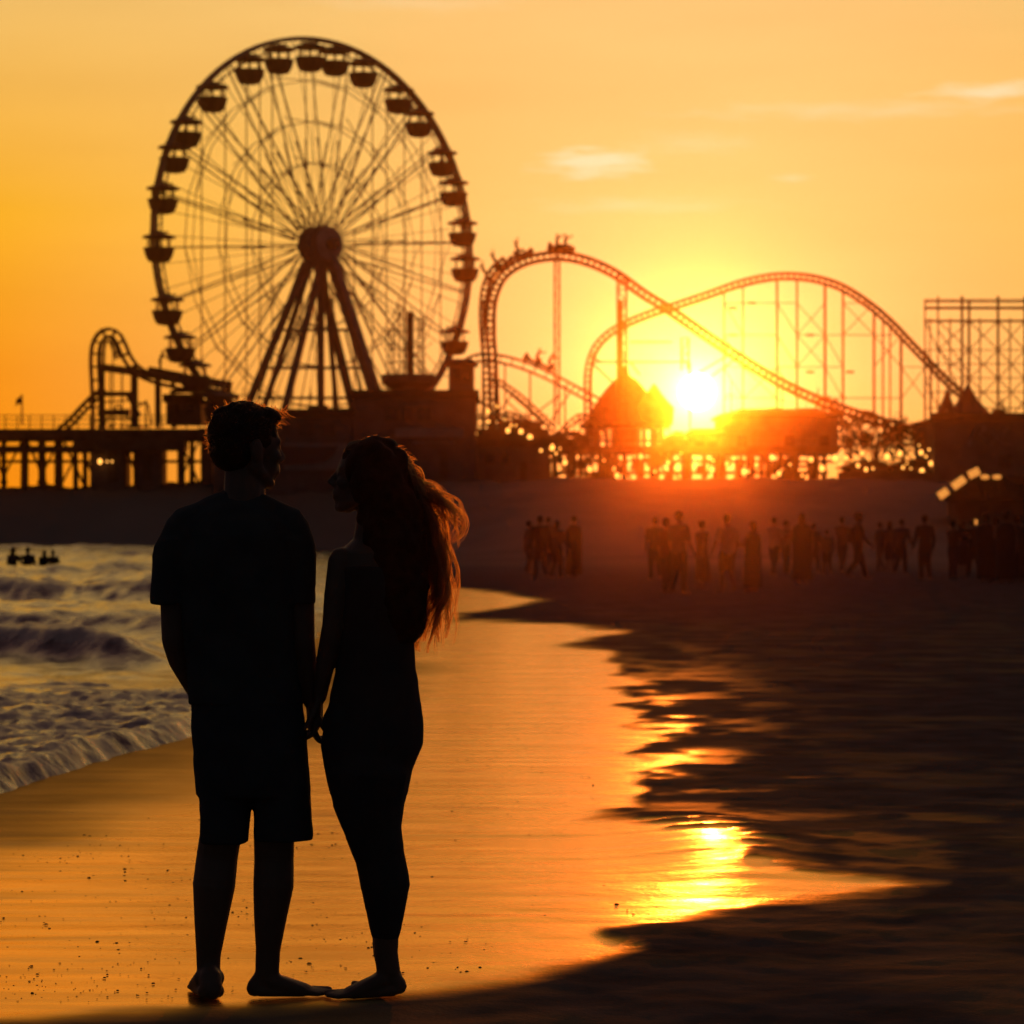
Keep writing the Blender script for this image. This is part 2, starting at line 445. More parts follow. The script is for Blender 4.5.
wet_sheen = patch2 * np.clip(1+sd/3.8, 0, 1) * (.14+.72*sstep(-.10, .32, fbm(Xg*2.4, Yg*2.0, 5, 66)))  # patchy wetness, with the orange ripple sheen painted in by its gold colour
wet_sheen = np.maximum(wet_sheen, (.02+.10*sstep(-.1, .45, fbm(Xg*1.3, Yg*1.9, 5, 68)))*sstep(75, 30, Yg))  # dim sheen put into the dry sand's colour through the same mask
wet = np.maximum(wet, np.where(sd < .4, wet_sheen, 0))
wet = np.maximum(wet, sstep(-.3, .4, dsh)*(Yg < 150))
wet *= sstep(190, 150, Yg)
wet *= 1-.42*sstep(-1.5, -.15, dsh + .5*fbm(Xg*1.2, Yg*.8, 3, 71))*sstep(60, 30, Yg)*sstep(9.5, 12.5, Yg)
# trampled dry sand with ripples to the right, small swash ridges on the wet sheet
rip = fbm(Xg*2.2, Yg*1.6, 4, 8)
Zg = Zg + (1-wet) * (.012*rip + .010*fbm(Xg*6, Yg*5, 3, 12)) * sstep(2, 8, Yg) * (Yg < 180)
Zg = Zg + (1-wet) * .012 * (Yg < 180) + .0025*fbm(Xg*1.0, Yg*2.2, 3, 21)*wet + 0.0052*fbm(Xg*.8, Yg*6.0, 3, 22)*wet*sstep(80, 30, Yg) + .052*np.exp(-((Xg-.93)/.34)**2)*sstep(11.0, 13.2, Yg)*sstep(15.8, 13.0, Yg)
foot = np.exp(-((Xg+.72)**2 + (Yg-8.97)**2)/.5)
Zg = Zg*(1-foot) - .004*foot

m, nt, b = nodemat('wet_and_dry_sand'); N = nt.nodes.new; Lk = nt.links.new
aw = N('ShaderNodeAttribute'); aw.attribute_name = 'wet'
tc = N('ShaderNodeTexCoord')
def nz_(scale, det=5, vec=None, sc3=None):
    n = N('ShaderNodeTexNoise'); n.inputs['Scale'].default_value = scale; n.inputs['Detail'].default_value = det
    if sc3:
        mp = N('ShaderNodeMapping'); mp.inputs['Scale'].default_value = sc3; Lk(tc.outputs['Object'], mp.inputs['Vector']); Lk(mp.outputs[0], n.inputs['Vector'])
    else: Lk(tc.outputs['Object'], n.inputs['Vector'])
    return n.outputs['Fac']
def rmp(fac, p0, c0, p1, c1):
    r = N('ShaderNodeValToRGB'); e = r.color_ramp.elements; e[0].position = p0; e[1].position = p1; e[0].color = (*c0, 1); e[1].color = (*c1, 1); Lk(fac, r.inputs['Fac']); return r.outputs['Color']
def mixf(f, a, c):
    n = N('ShaderNodeMix'); n.data_type = 'FLOAT'; Lk(f, n.inputs[0])
    for s_, v in ((n.inputs[2], a), (n.inputs[3], c)):
        if isinstance(v, (int, float)): s_.default_value = v
        else: Lk(v, s_)
    return n.outputs[0]
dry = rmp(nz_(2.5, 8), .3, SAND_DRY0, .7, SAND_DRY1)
wet_sheen_col = rmp(nz_(1.2, 6), .3, (.84,.575,.15), .7, (.97,.68,.20))  # golden sky reflection painted into the base colour of the wet sand
mx = N('ShaderNodeMix'); mx.data_type = 'RGBA'; Lk(aw.outputs['Fac'], mx.inputs[0]); Lk(dry, mx.inputs[6]); Lk(wet_sheen_col, mx.inputs[7])
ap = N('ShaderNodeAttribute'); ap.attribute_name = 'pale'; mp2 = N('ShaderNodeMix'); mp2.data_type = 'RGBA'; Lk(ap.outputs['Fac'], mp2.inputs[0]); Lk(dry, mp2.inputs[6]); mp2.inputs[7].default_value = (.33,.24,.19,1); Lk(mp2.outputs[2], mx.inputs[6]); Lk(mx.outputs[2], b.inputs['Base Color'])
rw = N('ShaderNodeMapRange'); Lk(nz_(1.0, 4, sc3=(.7, 5.5, 1)), rw.inputs['Value']); rw.inputs['From Min'].default_value = .3; rw.inputs['From Max'].default_value = .7; rw.inputs['To Min'].default_value = WET_R0; rw.inputs['To Max'].default_value = WET_R1
Lk(mixf(aw.outputs['Fac'], .8, rw.outputs[0]), b.inputs['Roughness'])
Lk(mixf(aw.outputs['Fac'], .0, WET_SPEC), b.inputs['Specular IOR Level'])
b.inputs['IOR'].default_value = 1.5
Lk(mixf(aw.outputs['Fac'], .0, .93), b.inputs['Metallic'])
b.inputs['Specular Tint'].default_value = (*WET_SHEEN_TINT, 1)
cwt = N('ShaderNodeMapRange'); cwt.interpolation_type = 'SMOOTHSTEP'; Lk(aw.outputs['Fac'], cwt.inputs['Value']); cwt.inputs['From Min'].default_value = .55; cwt.inputs['From Max'].default_value = .95; cwt.inputs['To Max'].default_value = COAT_W
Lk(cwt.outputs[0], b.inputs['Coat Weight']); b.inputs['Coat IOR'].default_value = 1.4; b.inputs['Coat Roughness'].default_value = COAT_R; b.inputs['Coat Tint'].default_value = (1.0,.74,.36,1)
b1 = N('ShaderNodeBump'); b1.inputs['Distance'].default_value = .012; Lk(nz_(5, 6), b1.inputs['Height'])
Lk(mixf(aw.outputs['Fac'], 1.0, WET_B1), b1.inputs['Strength'])
b2 = N('ShaderNodeBump'); b2.inputs['Distance'].default_value = .004; Lk(nz_(60, 4), b2.inputs['Height']); Lk(b1.outputs[0], b2.inputs['Normal'])
Lk(mixf(aw.outputs['Fac'], .8, WET_B2), b2.inputs['Strength'])
Lk(b2.outputs[0], b.inputs['Normal']); Lk(b2.outputs[0], b.inputs['Coat Normal'])
go = grid_object('beach_sand', Xg, Yg, Zg, {'wet': wet, 'pale': sstep(72, 150, Yg)*(.8+.5*fbm(Xg*.1, Yg*.1, 3, 77))}, m); go['kind'] = 'structure'  # dry far sand pales with distance, partly haze put into its colour

# ---------------------------------------------------------------- sea
ys = np.geomspace(9, 262, 1150)
us = np.concatenate([np.linspace(-3.0, -.30, 60), np.linspace(-.295, .02, 420)])
Yg, Ug = np.meshgrid(ys, us, indexing='ij')
Xg = np.clip(Ug * Yg, -370, 20)
dsh = shore(Yg) - Xg
amp = sstep(0, 2.5, dsh)
Zg = np.full(Xg.shape, -.018)
foam = np.zeros(Xg.shape)
warp = fbm(Xg*.22, Yg*.12, 3, 40)
def ridge(y0, slope, x0, h, wf, wb, fade0, fade1, fo, seed, wob=.6, xl=None):
    """a wave whose crest runs along y = y0 + slope (x - x0): steep towards the camera, long behind"""
    global Zg, foam
    yc = y0 + slope*(Xg-x0) + wob*wf*fbm(Xg*.5/max(wf*.3,.3), Yg*0+seed, 3, seed)*1.5
    d = Yg - yc
    prof = np.where(d < 0, np.exp(-(d/wf)**2), np.exp(-(d/wb)**2))
    along = sstep(fade0, fade1, dsh) * np.clip(.75 + .7*fbm(Xg*.16+seed, Yg*0+seed*.7, 3, seed+3), .15, 1.4)
    if xl is not None: along = along * sstep(xl, xl*.8, Xg)
    Zg = Zg + h*prof*along
    if fo: foam = np.maximum(foam, fo*sstep(.25, .8, prof*along*np.where(d < 0, 1, 1.0))*sstep(wb*1.2, wb*.3, d))
ridge(32.5, -1.2, -4.4, .36, .5, 2.6, 1.3, 2.7, 1.0, 51)
ridge(41, -.8, -4.6, .24, .6, 1.6, .6, 2.0, .7, 53)
ridge(51, 1.0, -5.6, .16, .9, 2.5, .4, 2.0, 0, 57)
ridge(61, -1.0, -7, .42, 1.0, 5, .6, 3, .8, 59)
ridge(76, -2.0, -10, .48, 1.6, 6, 2, 6, .7, 61)
ridge(97, 1.8, -12, .50, 2.4, 8, 2, 7, .5, 67)
ridge(124, -1.2, -16, .45, 3, 9, 1, 7, .55, 71)
ridge(150, 1.0, -20, .45, 4, 11, 1, 6, .5, 73)
ridge(188, -.6, -22, .5, 5, 13, 1, 6, .6, 79)
# the bore: a low wall of broken white water running up the sand
yf = 15.6 + (Xg+2.62)*8.8 + 1.1*fbm(Xg*2.6, Yg*.12, 4, 83) 
d = Yg - yf
bore = sstep(0, 2.0, d + .9*fbm(Xg*2.4, Yg*2.2, 4, 88)) * sstep(27.5, 23.0, Yg + 2.2*fbm(Xg*1.2, Yg*.4, 4, 85)) * sstep(-.25, .5, dsh+.15)
lump = fbm(Xg*4.5, Yg*2.6, 5, 91); lump2 = np.abs(fbm(Xg*8, Yg*4, 4, 95))
Zg = Zg + bore*(.09 + .10*np.exp(-np.clip(d-.6,0,None)/2.2) + (.25+.75*sstep(.4, 3.2, d))*(.085*fbm(Xg*2.0, Yg*2.2, 4, 93) + .035*np.abs(fbm(Xg*5, Yg*5, 4, 95)) + .032*fbm(Xg*9, Yg*7.5, 3, 97)))
bf = sstep(.0, .12, bore)
foam = np.maximum(foam, np.clip(bf*(.62+.9*fbm(Xg*3.0, Yg*3.4, 5, 99)), 0, 1))
# second breaker gets lumps too
Zg = Zg + foam*(Yg > 27)*(.06*fbm(Xg*2.5, Yg*1.2, 4, 101)+.05*np.abs(fbm(Xg*5, Yg*2.2, 3, 103)))
# chop
Zg = Zg + amp*np.clip(Yg/40, .5, 1.6)*(.095*fbm(Xg*1.3+warp, Yg*.75, 6, 111) + .09*fbm(Xg*.30, Yg*.16, 3, 117)*np.clip(Yg/60, .3, 1.4))
foam = np.maximum(foam, .75*sstep(.22, .5, fbm(Xg*.5+warp*2, Yg*.14, 5, 121))*sstep(60, 110, Yg)*.7)
foam = np.maximum(foam, .35*sstep(.3, .55, fbm(Xg*1.3+warp*2, Yg*.35, 5, 125))*sstep(-.2,1,dsh)*(Yg < 70))
Zg = np.where(dsh < -.15, Zg - .10*np.clip(-dsh-.15, 0, 4), Zg)

m, nt, b = nodemat('sea_water_with_foam'); N = nt.nodes.new; Lk = nt.links.new
af = N('ShaderNodeAttribute'); af.attribute_name = 'foam'
tc = N('ShaderNodeTexCoord')
fn = N('ShaderNodeMath'); fn.operation = 'MULTIPLY_ADD'; Lk(nz_(7, 7), fn.inputs[0]); fn.inputs[1].default_value = 1.6; fn.inputs[2].default_value = -.8
fs = N('ShaderNodeMath'); fs.operation = 'ADD'; Lk(fn.outputs[0], fs.inputs[0]); Lk(af.outputs['Fac'], fs.inputs[1])
fm = N('ShaderNodeMapRange'); fm.interpolation_type = 'SMOOTHSTEP'; Lk(fs.outputs[0], fm.inputs['Value']); fm.inputs['From Min'].default_value = .2; fm.inputs['From Max'].default_value = .75
FM = fm.outputs[0]
mx = N('ShaderNodeMix'); mx.data_type = 'RGBA'; Lk(FM, mx.inputs[0]); mx.inputs[6].default_value = (.065,.034,.034,1); mx.inputs[7].default_value = (*FOAM_C,1); Lk(mx.outputs[2], b.inputs['Base Color'])
Lk(mixf(FM, .14, .36), b.inputs['Roughness']); b.inputs['IOR'].default_value = 1.333
b.inputs['Specular Tint'].default_value = (*SEA_TINT, 1)
b1 = N('ShaderNodeBump'); b1.inputs['Distance'].default_value = .09; b1.inputs['Strength'].default_value = .9; Lk(nz_(1.6, 8, sc3=(1, .7, 1)), b1.inputs['Height'])
b2 = N('ShaderNodeBump'); b2.inputs['Distance'].default_value = .02; Lk(nz_(14, 6), b2.inputs['Height']); Lk(b1.outputs[0], b2.inputs['Normal']); Lk(mixf(FM, .25, .9), b2.inputs['Strength'])
Lk(b2.outputs[0], b.inputs['Normal'])
wo = grid_object('sea_water', Xg, Yg, Zg, {'foam': foam}, m); wo['kind'] = 'structure'

# pebbles and bits of shell on the wet sheet
pb = MB()
for i in range(6000):
    y = 1/random.uniform(1/24, 1/8.9); u = random.uniform(-.19, .16); x = u*y
    if random.random() > (.5 + .5*math.sin(x*3.1+y*1.3)*math.cos(y*.9+x))**1.6 : continue
    sdv = wet_sd(np.array([x]), np.array([y]))[0]
    if sdv < .25 or x < float(shore(y))+.5: continue
    r = random.choice((.0016,.0018,.002,.0022,.0025,.003,.005))*random.uniform(.7,1.2)
    a = random.uniform(0, 3.14); e = random.uniform(.5, 1)
    vs = [(x+math.cos(a+k*math.pi/3)*r*(1 if k % 3 else 1.5)*random.uniform(.8,1.2), y+math.sin(a+k*math.pi/3)*r*e, .0) for k in range(6)]
    top = [(x+(v[0]-x)*.6, y+(v[1]-y)*.6, r*.75) for v in vs]
    pb.add(vs+top, [tuple(range(6))[::-1], tuple(range(6,12))] + [(k,(k+1)%6,6+(k+1)%6,6+k) for k in range(6)])
po = pb.build('pebbles', M['shell'], None); tag(po, 'small dark pebbles and shell bits strewn over the wet sand', 'pebbles', None, 'stuff')
# ================================================================ FERRIS WHEEL
D0 = 250.0
HUB = at(319, 245, D0); RAD = 17.1
u = Vector((-.722, -.692, 0)); nrm = Vector((.692, -.722, 0)); UPZ = Vector((0,0,1))
def wp(a, r, k=0.0):        # point on the wheel: angle a (degrees, 0 = right in the photo), radius r, offset along the axle
    return HUB + (-u*math.cos(R(a)) + UPZ*math.sin(R(a)))*r + nrm*k
ZB = 9.6
wheel = thing('ferris_wheel', (HUB.x, HUB.y, ZB), 'tall ferris wheel with hanging gondolas rising over the pier', 'ferris wheel')
rim = MB()
for k in (-.26, .26): rim.tube([wp(a, RAD, k) for a in range(0, 360, 4)], .17, 6, True)
rim.tube([wp(a, RAD-.75, 0) for a in range(0, 360, 4)], .07, 5, True)
for a in range(0, 360, 6): rim.bar(wp(a, RAD, -.3), wp(a, RAD, .3), .12); rim.bar(wp(a, RAD, .3), wp(a+3, RAD-.75, 0), .05); rim.bar(wp(a+3, RAD-.75, 0), wp(a+6, RAD, .3), .05)
rim.build('rim', M['wheel_white'], wheel)
hub = MB()
def disc(mb, c, ax, r, t, n=24):
    e1 = ax.cross(UPZ).normalized(); e2 = ax.cross(e1)
    mb.rings([[c + ax*s_ + (e1*math.cos(2*math.pi*k/n)+e2*math.sin(2*math.pi*k/n))*r*q for k in range(n)] for s_, q in ((-t/2,.9),(-t/2+.08,1),(t/2-.08,1),(t/2,.9))])
disc(hub, HUB, nrm, 1.25, 2.4); disc(hub, HUB+nrm*.75, nrm, 1.6, .4); disc(hub, HUB-nrm*.75, nrm, 1.6, .4)
ho_ = hub.build('hub', M['wheel_white'], wheel)
hd = MB(); disc(hd, HUB+nrm*1.35, nrm, 1.45, .25); hd.build('hub_disc', M['hall_pale'], ho_)
ax_ = MB(); ax_.tube([HUB+nrm*2.2, HUB-nrm*2.4], .45, 12); ax_.build('axle', M['steel'], wheel)
for i in range(24):
    a = i*15+4.5
    for s_ in (-1, 1):
        sp = MB(); p = wp(a+s_*2.2, 1.6, s_*1.3); q = wp(a, RAD-.1, s_*.3)
        sp.bar(p, q, .095)
        p2 = wp(a+s_*9+3, 1.55, s_*1.3); q2 = wp(a+1.4, RAD*.52, s_*.75)
        sp.bar(p2, q2, .06)
        if 10 < a < 170 or i % 3 == 0:
            for k in range(14):
                t0 = .12+k*.055; t1 = t0+.055
                A = p.lerp(q, t0); B = p2.lerp(q, min(1, t1*1.05)); 
                if k % 2 and (B-A).length < 3: sp.bar(A, B, .075)
        sp.build('spoke', M['wheel_white'], wheel)
for i in range(24):
    st_ = MB(); a = i*15-2.5
    for k_, da in ((-1.25, 3.5), (1.25, -3.5)): st_.bar(wp(a, 1.3, k_), wp(a+da, RAD-.2, 0), .05)
    st_.build('stay_cable', M['steel'], wheel)
for rr, th in ((RAD*.80,.06),(RAD*.60,.06),(RAD*.40,.06)):
    rg = MB()
    for k in (-.5, .5):
        for i in range(20): rg.bar(wp(i*18+4.5, rr, k), wp(i*18+22.5, rr, k), th)
    for i in range(20): rg.bar(wp(i*18+4.5, rr, -.5), wp(i*18+22.5, rr+ .8*(i % 2), .5), th)
    rg.build('bracing_ring', M['wheel_white'], wheel)
for x in (-12.6,-10.2,-8.0,-6.6,-5.3,3.6,5.6,7.2,9.2,11.2,13.4):
    cb = MB(); h_ = math.sqrt(RAD**2-x*x)*.97
    cb.bar(HUB - u*x + UPZ*h_*(.92 if abs(x) > 5 else .1) + nrm*.35, HUB - u*x - UPZ*h_*.95 + nrm*.35, .09)
    cb.build('cable', M['steel'], wheel)
def leg(px, py, dn, hub_dx, hub_dz, w, off):
    l = MB(); p = HUB + nrm*off + UPZ*hub_dz - u*hub_dx
    q = at(px, py, D0 - dn)
    l.bar(p, q, w, w)
    return l
for px, py, dn, hx, hz_, w, off in ((240,424,-4,-.2,-.9,.5,-1.0),(281,424,4,-.2,-.9,.6,.8),(259,424,-1,-.2,-1.1,.42,-.6),(385,424,4,.3,-.7,.8,1.0),(357,424,-4,.2,-.9,.55,-.7),(321,424,0,0,-.8,.6,.2),(338,424,-2,.2,-1.0,.42,.3)):
    leg(px, py, dn, hx, hz_, w, off).build('support_leg', M['wheel_white'], wheel)
cr = MB()
for (x0, x1, y) in ((283,352,330),(268,372,368),(258,352,398)): cr.bar(at(x0,y,D0-3), at(x1,y,D0-3), .22)
for (x0,y0,x1,y1) in ((345,330,362,398),(298,330,266,400)): cr.bar(at(x0,y0,D0-3), at(x1,y1,D0-3), .18)
cr.build('cross_brace', M['wheel_white'], wheel)
pf = MB(); pf.box((HUB.x, D0, 10.9), (17, 10, .35)); pf.box((HUB.x-1, D0-5.2, 10.2), (14, .3, 1.2))
pf.build('boarding_platform', M['wood'], wheel)

# gondolas: first one built with its own parts, the others copied
def gon_parts(parent, loc, first=None):
    if first is None:
        t = MB(); t.lathe([(.45,-2.25),(.85,-2.15),(1.08,-1.75),(1.24,-1.15),(1.28,-1.08),(1.12,-1.08),(.95,-1.7),(.3,-1.95)], (0,0,0), 16)
        c = MB(); c.lathe([(.15,.12),(.5,.08),(1.25,-.12),(1.38,-.26),(1.30,-.30),(.2,-.14)], (0,0,0), 16)
        h = MB()
        for k in range(4):
            a = R(45+90*k); h.bar((1.1*math.cos(a),1.1*math.sin(a),-1.15),(1.1*math.cos(a),1.1*math.sin(a),-.2), .12)
        h.bar((0,0,-2.0),(0,0,.35), .18); h.bar((-.75,0,.18),(.75,0,.18), .12)
        st = MB(); st.lathe([(.45,-1.5),(.8,-1.45),(.8,-1.35),(.45,-1.35)], (0,0,0), 14)
        objs = []
        for mb, nm, mt in ((t,'gondola',M['gondola']),(c,'canopy',M['gondola']),(h,'hanger',M['steel']),(st,'bench',M['wood'])):
            me = mb.mesh(nm); me.shade_smooth() if nm != 'hanger' else None; me.materials.append(mt); objs.append((nm, me))
    else: objs = first
    g = bpy.data.objects.new('gondola', objs[0][1]); COL.objects.link(g); g.parent = parent; g.location = loc - ORG[parent.name]; ORG[g.name] = loc
    for nm, me in objs[1:]:
        o = bpy.data.objects.new(nm, me); COL.objects.link(o); o.parent = g
    return objs
GP = None
for gx, gy in ((245,66),(274,55),(304,46),(329,46),(357,58),(393,79),(415,99),(438,138),(452,166),(462,207),(472,244),(456,322),(207,94),(187,136),(177,162),(157,199),(160,248),(174,305),(184,340),(186,377),(212,404)):
    a = math.degrees(math.atan2((245-gy)/207.0, (gx-313)/158.0))
    GP = gon_parts(wheel, wp(a, RAD-.5), GP)

# ================================================================ PIER
pier = thing('pier', (at(500, 440, 252).x, 252, 4.6), 'long timber pier on piles below the rides', 'pier')
deck = MB(); x0 = -46; x1 = 62
XS = at(548,0,246).x; XE = at(836,0,246).x
deck.box(((x0+XS)/2, 253, 9.35), (XS-x0, 20, .5)); deck.box(((x0+XS)/2, 243.3, 9.2), (XS-x0, .5, .8)); deck.box(((XS+XE)/2, 253, 8.05), (XE-XS, 20, .3)); deck.box(((XS+XE)/2, 243.3, 7.95), (XE-XS, .5, .5))
deck.build('deck', M['wood'], pier)
lower = MB(); lower.box((-37.5, 246, 8.0), (17, 6, .45)); lower.box((-31, 244, 8.3), (9, 3, .9)); lower.build('lower_walkway', M['wood'], pier)
rl = MB()
for z in (9.95, 10.35, 10.7): rl.bar((x0, 243.4, z), (XS, 243.4, z), .07); rl.bar((XS, 243.4, z-1.3), (XE, 243.4, z-1.3), .07)
for i in range(72):
    x = x0+i*.98; dz = 0 if x < XS else -1.3; rl.bar((x, 243.4, 9.5+dz), (x, 243.4, 10.75+dz), .08)
rl.build('railing', M['wood'], pier)
random.seed(4)
for row, yy in ((0, 245.0), (1, 252.5), (2, 249.0)):
    for i in range(44):
        x = x0+1.0+i*1.62+row*.7+random.uniform(-.5,.5); zt = 9.15 if x < XS else 7.95
        if x > XE or (row == 2 and x < XS+10): continue
        pl = MB(); pl.tube([(x, yy, 3.0), (x+random.uniform(-.08,.08), yy, zt)], [.24,.21], 8); pl.build('piling', M['wood'], pier)
xb = MB()
for i in range(46):
    x = x0+1+i*1.6+random.uniform(-.5,.5)
    if x > XE-2.5: continue
    zt = 9.0 if x < XS-2.4 else 7.9
    if random.random() < .6: xb.bar((x, 245.2, 5.2), (x+1.9, 245.2, zt), .16)
    if random.random() < .45: xb.bar((x+1.7, 245.4, 5.2), (x, 245.4, zt), .2)
for i in range(60):
    x = random.uniform(XS+1, XE-1.5); z = random.uniform(5.4, 7.2); xb.box((x, 247.5, z), (random.uniform(.3,1.1), .3, random.uniform(.2,.9)))
xb.bar((x0,245.3,7.0),(XE,245.3,7.0), .24); xb.bar((XS,252.3,6.2),(XE,252.3,6.2), .3); xb.build('cross_brace', M['wood'], pier)

# ================================================================ BUILDINGS ON THE PIER
def hall(name, label, cat, px0, px1, ytop, ybot, D, depth, roof='flat', rise=10, wins=(), doors=(), wall=None, group=None):
    a = at(px0, ytop, D); bq = at(px1, ybot, D); w = bq.x-a.x; h = a.z-bq.z; cx = (a.x+bq.x)/2
    t = thing(name, (cx, D+depth/2, bq.z), label, cat, group)
    mb = MB(); mb.box((cx, D+depth/2, bq.z+h/2), (w, depth, h)); mb.build('wall', wall or M['hall'], t)
    r = MB(); rh = rise/F*D
    if roof == 'flat':
        r.box((cx, D+depth/2, a.z+.12), (w+.5, depth+.5, .24)); r.box((cx, D-.2, a.z+.4), (w+.5, .2, .5))
    elif roof == 'gable':
        y0_, y1_ = D-.4, D+depth+.4
        r.rings([[Vector((cx-w/2-.5, y, a.z)), Vector((cx, y, a.z+rh)), Vector((cx+w/2+.5, y, a.z)), Vector((cx+w/2+.4, y, a.z-.15)), Vector((cx-w/2-.4, y, a.z-.15))] for y in (y0_, y1_)])
    elif roof == 'hip':
        def rr(q, z, qd): return [Vector((cx-w/2*q-.3, D+depth/2-depth/2*qd-.3, z)), Vector((cx+w/2*q+.3, D+depth/2-depth/2*qd-.3, z)), Vector((cx+w/2*q+.3, D+depth/2+depth/2*qd+.3, z)), Vector((cx-w/2*q-.3, D+depth/2+depth/2*qd+.3, z))]
        r.rings([rr(1,a.z-.1,1), rr(1,a.z+.1,1), rr(.55,a.z+rh,.15)])
    elif roof == 'dome':
        prof = [(w/2+.6, a.z-.1), (w/2+.6, a.z+.15)] + [((w/2+.3)*math.cos(R(q))**.9, a.z+.15+rh*math.sin(R(q))) for q in range(8, 88, 8)] + [(.35, a.z+rh+.3),(.25,a.z+rh+1.0),(.05,a.z+rh+1.3)]
        r.lathe(prof, (cx, D+depth/2, 0), 28)
    r.build('roof', M['roofing'], t)
    if roof in ('flat','hip') and w > 6.5:
        rq = random.Random(int(px0*7+px1)); ru = MB(); zt = a.z+.2
        for k in range(max(3, int(w/1.1))):
            x = cx+rq.uniform(-.45,.45)*w; hh = rq.choice((.3,.5,.8,1.4,2.0))
            if hh > 1: ru.bar((x, D+1.2, zt), (x, D+1.2, zt+hh+(rh if roof == 'hip' else .3)), .09); ru.box((x, D+1.2, zt+hh*.8), (rq.uniform(.3,1.0), .06, .08))
            else: ru.box((x, D+1.6, zt+hh/2), (rq.uniform(.4,1.3), .8, hh))
        ru.build('rooftop_fittings', M['steel'], t)  # separate poles and boxes standing on the roof, in one mesh
    for (wx0, wx1, wy0, wy1) in wins:
        p, q = at(wx0, wy0, D), at(wx1, wy1, D)
        f = MB(); f.box(((p.x+q.x)/2, D-.04, (p.z+q.z)/2), (q.x-p.x+.24, .1, p.z-q.z+.24)); fo_ = f.build('window', M['wood'], t)
        g = MB(); g.box(((p.x+q.x)/2, D-.10, (p.z+q.z)/2), (q.x-p.x, .05, p.z-q.z)); g.build('pane', M['glass'], fo_)
    for (wx0, wx1, wy0, wy1) in doors:
        p, q = at(wx0, wy0, D), at(wx1, wy1, D)
        f = MB(); f.box(((p.x+q.x)/2, D-.05, (p.z+q.z)/2), (q.x-p.x, .14, p.z-q.z)); dd = f.build('door', M['wood'], t)
        k = MB(); k.box(((p.x+q.x)/2+.3*(q.x-p.x), D-.16, (p.z+q.z)/2), (.08,.1,.25)); k.build('handle', M['steel'], dd)
    return t
h1 = hall('pier_hall', 'dark long hall with a boat mural under the ferris wheel', 'building', 213, 352, 417, 494, 240.5, 9, 'flat', wins=((300,312,424,434),(322,334,424,434)), doors=((228,236,452,478),))
mu = MB(); p, q = at(284,443,240.3), at(347,470,240.3); mu.box(((p.x+q.x)/2, 240.3, (p.z+q.z)/2), (q.x-p.x, .12, p.z-q.z)); mo = mu.build('mural_board', M['grey_wrap'], h1)
mu = MB(); pts = [at(x,y,240.2) for x,y in ((279,446),(312,447),(338,446),(334,455),(326,461),(312,464),(285,465))]; mu.rings([[v + Vector((0,dy,0)) for v in pts] for dy in (-.03,.03)]); mu.build('mural_boat', M['mural_dark'], mo)
h2 = hall('arcade_hall', 'long low arcade building with a pale fascia beside the wheel legs', 'building', 353, 476, 398, 494, 240.5, 12, 'flat', wins=((386,398,408,420),(404,412,408,420),(418,430,408,420)), doors=((440,448,452,480),(362,369,450,478)))
fa = MB(); p, q = at(395,428,240), at(463,437,240); fa.box(((p.x+q.x)/2, 240.1, (p.z+q.z)/2), (q.x-p.x, .6, p.z-q.z)); fa.box(((p.x+q.x)/2+.4, 240.2, p.z-1.15), (q.x-p.x-2, .4, .12)); fa.build('fascia', M['hall_pale'], h2)
h3 = hall('ticket_kiosk', 'square ticket tower with a small cap roof between wheel and coaster', 'kiosk', 449, 474, 364, 398, 247, 3, 'hip', 6, wins=((454,459,370,380),(464,469,370,380)))
h4 = hall('game_booth', 'low dark game booths under the coaster drop', 'building', 477, 548, 447, 494, 243, 8, 'flat', wins=((486,494,455,463),(502,508,455,463)), doors=((520,527,462,484),))
h5 = hall('loading_station', 'small flat roofed loading cabin at the lower left of the wheel', 'building', 166, 201, 402, 424, 247.5, 5, 'flat', wins=((171,178,405,412),(186,193,405,412)))
h6 = hall('control_cabin', 'boxy operator cabin on the deck right beside the standing man', 'cabin', 206, 229, 397, 424, 247.5, 4, 'flat', wins=((210,216,401,409),))
h7 = hall('side_pavilion', 'wide dark pavilion with a low hipped roof right of the setting sun', 'building', 722, 838, 416, 454, 244, 9, 'hip', 9, wins=((738,746,436,446),(785,793,436,446),(820,828,436,446)))
h8 = hall('pier_restaurant', 'dark flat topped building with a faded wall emblem at the right pier end', 'building', 934, 1045, 421, 500, 242, 12, 'flat', wins=((1000,1010,456,466),), doors=((1030,1036,470,490),))
em = MB()
for pts in (((978,424),(974,432),(970,440),(969,446)),((979,424),(984,426),(984,431),(978,434)),((978,434),(985,440)),((990,432),(1003,444)),((990,446),(1000,434),(1008,427)),((1003,444),(1012,444)),((1008,427),(1002,438))):
    for a_, b_ in zip(pts, pts[1:]): em.bar(at(*a_,241.9), at(*b_,241.9), .34, .08)
em.build('wall_emblem', M['grey_wrap'], h8)
h9 = hall('snack_stand', 'narrow snack stand with a hipped roof just below the sun', 'stand', 690, 722, 434, 454, 244, 3, 'hip', 6, wins=((696,704,442,450),(708,716,442,450)))
h10 = hall('storage_shed', 'dark shed among the lattice below the long coaster hill', 'shed', 850, 888, 466, 494, 244, 6, 'gable', 8, doors=((862,870,466,488),))
h11 = hall('prize_stall', 'gabled prize stall next to the twin peaked tents', 'stall', 892, 936, 466, 494, 246, 5, 'gable', 7, wins=((900,908,472,480),))
